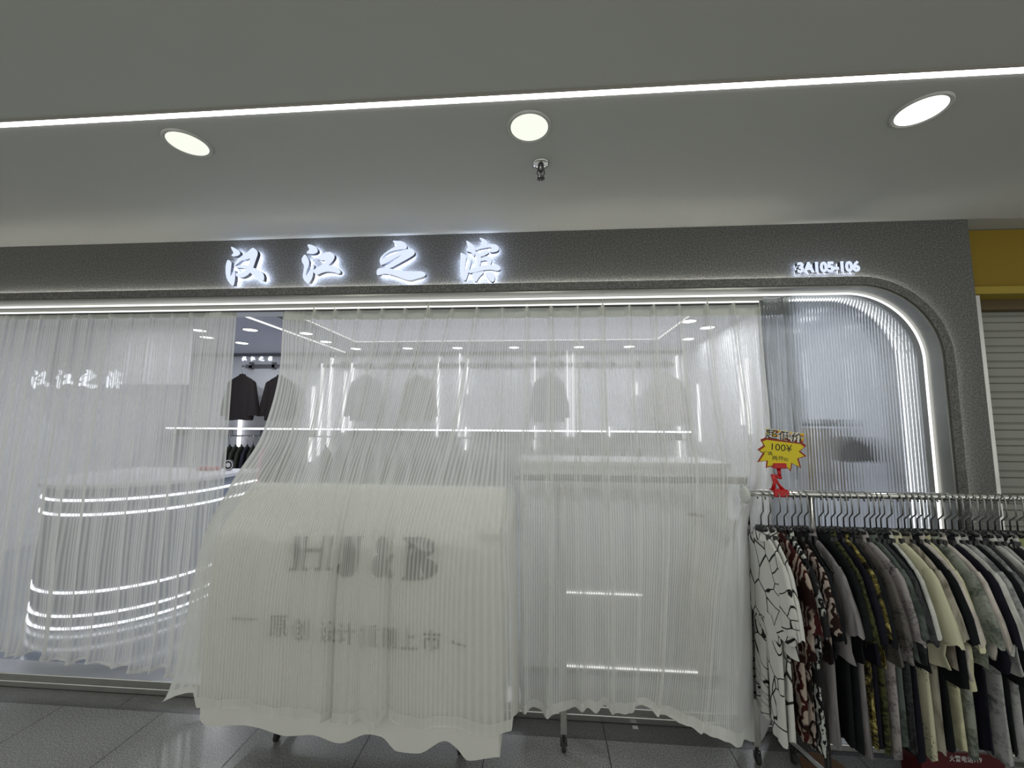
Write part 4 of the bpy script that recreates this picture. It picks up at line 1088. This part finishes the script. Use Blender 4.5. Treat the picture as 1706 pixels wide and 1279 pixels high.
# rail position in the photo (px), cloth, shirt description, length, trousers?
G = [
 (1265.5, 'line', 'white shirt with thin black line drawing, first on the rack beside the curtain', .50, 'line'),
 (1278, 'line2', 'white shirt with bold black ring strokes, second on the rack', .56, 'line2'),
 (1292, 'maroon', 'maroon and tan camouflage shirt beside the white ring-print shirts', .56, 'maroon'),
 (1304, 'stroke', 'black shirt with white brush strokes right of the maroon camouflage shirt', .56, 'stroke2'),
 (1317, 'stroke2', 'dark brown shirt with smoky white strokes under the red price clip', .57, 'stroke'),
 (1327, 'black', 'plain black shirt between brown brush print and grey lilac shirts', .55, None),
 (1338, 'lilac', 'grey lilac shirt with faint lettering left of the rack post', .56, 'lilac'),
 (1362, 'black', 'black shirt hanging just right of the rack post', .56, 'black'),
 (1372, 'olive', 'dark shirt with dim olive print right of the rack post', .50, 'black'),
 (1382, 'navy', 'blackish navy shirt between the olive print and the floral shirts', .56, 'lilac'),
 (1392, 'floral', 'black shirt with a yellow floral print down its sleeve', .57, 'floral'),
 (1402, 'black', 'black shirt squeezed behind the yellow floral one', .52, 'navy'),
 (1412, 'snaked', 'dark snakeskin print shirt left of the light snakeskin shirt', .56, 'olive'),
 (1420, 'snake', 'light grey snakeskin print shirt, the largest snakeskin one', .56, 'snake'),
 (1437, 'green', 'dull grey-green shirt right of the light snakeskin shirt', .54, 'green'),
 (1446, 'char', 'charcoal mottled shirt right of the grey-green one', .55, 'char'),
 (1456, 'black', 'black shirt with a pale edge just left of the cream script shirt', .58, 'navy'),
 (1464, 'white', 'off-white trimmed shirt tucked behind the cream script shirt', .40, None),
 (1474, 'cream', 'cream shirt covered in small black handwriting, the widest cream one', .57, 'cream'),
 (1492, 'grain', 'beige shirt with brown wood-grain streaks right of the cream script shirt', .56, 'grain'),
 (1503, 'black', 'long black shirt right of the wood-grain shirt', .64, 'black'),
 (1513, 'pinkw', 'pinkish white shirt between the long black and the pale cream shirts', .60, None),
 (1524, 'creamp', 'plain pale cream shirt reaching lower than its neighbours', .64, 'creamp'),
 (1536, 'gmarble', 'greenish marbled shirt right of the plain pale cream shirt', .56, 'gmarble'),
 (1547, 'pinkw', 'second pinkish white shirt, right of the greenish marbled one', .52, None),
 (1559, 'navy', 'glossy black navy shirt with a pale collar edge', .57, 'navy'),
 (1570, 'white', 'off-white shirt edge beside the glossy black navy shirt', .50, None),
 (1581, 'marble', 'grey marbled cloud-print shirt right of the glossy navy shirt', .58, 'marble'),
 (1592, 'black', 'black shirt between the two grey marbled shirts', .62, 'black'),
 (1604, 'marble', 'grey marbled shirt second from the left of its kind', .56, 'marble'),
 (1615, 'greyd', 'dark grey shirt right of the second marbled shirt', .56, None),
 (1627, 'white', 'off-white shirt with open collar near the right edge', .56, 'greyd'),
 (1640, 'marble', 'grey marbled shirt next to the striped one near the right edge', .56, None),
 (1652, 'stroke', 'black and white brush print shirt near the right edge of the photo', .56, 'black'),
 (1664, 'white', 'off-white shirt right of the brush print shirt at the photo edge', .56, None),
 (1677, 'lime', 'pale lime green shirt near the right end', .56, 'marble'),
 (1689, 'lime', 'second pale lime green shirt, right of the first', .56, None),
 (1702, 'green', 'dull green shirt at the very right edge of the photo', .56, 'black'),
 (1716, 'black', 'black shirt beyond the dull green one at the photo edge', .56, None),
 (1731, 'greyd', 'dark grey shirt cut off by the photo edge', .56, None)]
hang0 = make_hanger(MT['hookwire'], MT['black'], halfw=0.165); first = True
rg = random.Random(21)
for i, (px, mk, lab, L, tm) in enumerate(G):
    x = at(px, 823, RY).x
    ang = PI / 2 + rg.uniform(-0.07, 0.03) - (0.05 if i < 3 else 0) + (0.10 if mk in ('snake', 'cream') else 0)
    h = hang0 if first else copy_tree(hang0); first = False
    dzr = rg.uniform(-0.004, 0.0)
    h.location = (x, RY, RZ + dzr); h.rotation_euler = (0, 0, ang + rg.uniform(-0.12, 0.12))
    tag(h, 'black hanger with bent chrome hook on the right rack rail', 'hanger', 'hangers on the right rack')
    if i == 17: W = 0.13
    W = rg.uniform(0.182, 0.205)
    L = (L - 0.56) * 1.0 + 0.44
    s = make_shirt(FM[mk], 200 + i, L=L, W=W, bt=rg.uniform(0.010, 0.013), sl=rg.uniform(0.20, 0.25), slw=0.050)
    s.location = (x, RY, RZ + dzr); s.rotation_euler = (0, 0, ang + rg.uniform(-0.07, 0.07))
    tag(s, lab, 'shirt', 'shirts on the right rack')
    if tm:
        t = make_trousers(FM[tm], 400 + i, top=-(0.180 + L) + 0.05, L=1.0 - (0.13 + L) + rg.uniform(-0.03, 0.03), W=0.13, bt=0.012)
        t.location = (x + rg.uniform(-0.004, 0.004), RY, RZ); t.rotation_euler = (0, 0, ang)
        KD = {'line': 'white line-drawing', 'line2': 'white ring-print', 'maroon': 'maroon camouflage', 'stroke': 'black and white brush print', 'stroke2': 'smoky brown brush print', 'lilac': 'grey lilac', 'black': 'black', 'navy': 'blackish navy', 'floral': 'yellow floral print', 'olive': 'olive print', 'snake': 'light snakeskin print', 'green': 'grey-green', 'char': 'charcoal', 'cream': 'cream script print', 'grain': 'wood-grain streaked', 'creamp': 'plain pale cream', 'gmarble': 'greenish marbled', 'marble': 'grey marbled', 'greyd': 'dark grey'}
        words = lab.split(' shirt')[0].split(' ')
        tag(t, KD[tm] + ' trousers hanging below the ' + ' '.join(words[-4:]) + ' shirt', 'trousers', 'trousers on the right rack')

# price tag and clip
cpx = at(1300, 825, RY - 0.01)
cl = empty('price_clip', (cpx.x, RY, RZ)); tag(cl, 'red plastic clip stand gripping the rail and holding up the price tag', 'clip')
m = MB().box(-0.032, 0.032, -0.024, 0.024, -0.014, 0.022)
m.build('clamp', MT['red'], cl, bevel=0.006)
MB().tube([(-0.028, -0.005, 0.02), (-0.020, -0.005, 0.06), (-0.026, -0.005, 0.10)], [0.010, 0.007, 0.009], 8).tube([(0.016, -0.005, 0.02), (-0.004, -0.005, 0.055), (-0.018, -0.005, 0.09)], [0.010, 0.006, 0.006], 8).build('lower_arm', MT['red'], cl, smooth=True)
MB().tube([(-0.032, -0.005, 0.100), (-0.008, -0.005, 0.096)], 0.008, 8).tube([(-0.012, -0.005, 0.094), (0.012, -0.005, 0.086)], 0.008, 8).build('joint', MT['red'], cl, smooth=True)
MB().tube([(0.005, -0.005, 0.088), (0.002, -0.005, 0.14)], [0.007, 0.010], 8).build('upper_arm', MT['red'], cl, smooth=True)
MB().box(-0.026, 0.032, -0.020, 0.004, 0.138, 0.168).build('jaw', MT['red'], cl, bevel=0.004)
for c in cl.children:
    if not c.name.startswith('clamp'): c.scale.z = 0.84
YT = RY - 0.012
def tp(pts): return [(lambda q: (q.x, q.z))(at(1220 + x / 7.105, 700 + y / 7.105, YT)) for x, y in pts]
star = tp([(385, 205), (832, 262), (880, 302), (805, 362), (880, 424), (785, 455), (818, 566), (710, 512), (694, 606), (640, 555), (505, 535), (395, 565), (405, 482), (295, 494), (358, 392), (298, 345), (370, 296), (332, 228)])
cxs = sum(p[0] for p in star) / len(star); czs = sum(p[1] for p in star) / len(star)
tg = empty('price_tag', (cxs, YT, czs)); tag(tg, 'yellow and red starburst price tag reading 100 yuan, above the right rack', 'price tag')
loc = lambda P: [(x - cxs, z - czs) for x, z in P]
st = loc(star)
MB().prism(st, 0.0, 0.0016).build('star_border', MT['tagred'], tg)
MB().prism([(x * 0.90, z * 0.88) for x, z in st], -0.0008, -0.0001).build('star_face', MT['tagyellow'], tg)
ban = loc(tp([(402, 92), (850, 158), (834, 262), (384, 205)])); MB().prism(ban, -0.0018, -0.0009).build('banner', MT['taggreen'], tg)
def bandrow(a, b, mat):
    q = [ban[0], ban[1], ban[2], ban[3]]
    L_ = lambda t: (lerp(q[0][0], q[3][0], t), lerp(q[0][1], q[3][1], t)); R_ = lambda t: (lerp(q[1][0], q[2][0], t), lerp(q[1][1], q[2][1], t))
    MB().prism([L_(a), R_(a), R_(b), L_(b)], -0.0022, -0.0019).build('banner_stripe', mat, tg)
bandrow(0.0, 0.14, MT['tagyellow']); bandrow(0.42, 0.66, MT['tagyellow']); bandrow(0.86, 1.0, MT['tagred'])
tilt = -math.atan2(158 - 92, 850 - 402)
def tag_text(body, px, py, w_, h_, mat, off=0.0, dy=-0.0026, rot=None, size=0.05):
    q = at(1220 + px / 7.105, 700 + py / 7.105, YT); s_ = 2.27 + YT
    sc_ = s_ / 672 / 7.105 * 1.06
    o = text_obj('text', body, size, mat, tg, 0.0, off, w_ * sc_, h_ * sc_); o.location = (q.x - cxs, dy, q.z - czs); o.rotation_euler = (0, -(tilt if rot is None else rot), 0)
    return o
tag_text('超低价', 612, 182, 385, 108, MT['paper'], 0.0045, -0.0026); tag_text('超低价', 612, 182, 372, 98, MT['ink'], 0.0, -0.0034)
tag_text('100¥', 585, 322, 205, 72, MT['ink'], 0.0, -0.0012, rot=-0.10); tag_text('任选', 418, 388, 95, 38, MT['ink'], 0.0006, -0.0012, rot=-0.06); tag_text('两件', 540, 448, 120, 50, MT['ink'], 0.0, -0.0012, rot=-0.06)
tag_text('起', 635, 462, 42, 34, MT['ink'], 0.0, -0.0012, rot=-0.06)

# things on the floor
bx = empty('fire_equipment_box', (1.825, -0.235, 0)); tag(bx, 'dark red fire equipment box with white lettering on the floor under the right rack', 'box')
MB().box(-0.18, 0.16, 0.0, 0.11, 0.0, 0.195).build('body', MT['redbox'], bx, bevel=0.004)
MB().box(-0.185, 0.165, -0.005, 0.115, 0.196, 0.210).build('lid', MT['grey'], bx, bevel=0.004)
o = text_obj('lettering', '火警电话119', 0.05, MT['paper'], bx, 0.0, 0.0004, 0.13, 0.026); o.location = (0.0, -0.001, 0.168)
q = atz(1362, 1268, 0.0)
bb = tag(MB().lathe([(0, 0), (0.10, 0), (0.10, 0.012), (0, 0.012)], n=36).build('wooden_disc', plain('brown_wood', (0.16, 0.075, 0.02), 0.45)), 'brown wooden disc lying on the floor under the right rack', 'disc'); bb.location = (q.x, q.y - 0.06, 0.0)
q = atz(1053, 1194, 0.0)
stc = tag(MB().box(-0.014, 0.014, -0.012, 0.012, 0.0, 0.0012).build('paper_scrap', MT['paper']), 'tiny white paper scrap on the dark floor band below the curtain', 'paper scrap'); stc.location = (q.x, min(q.y, 0.08), 0.0)
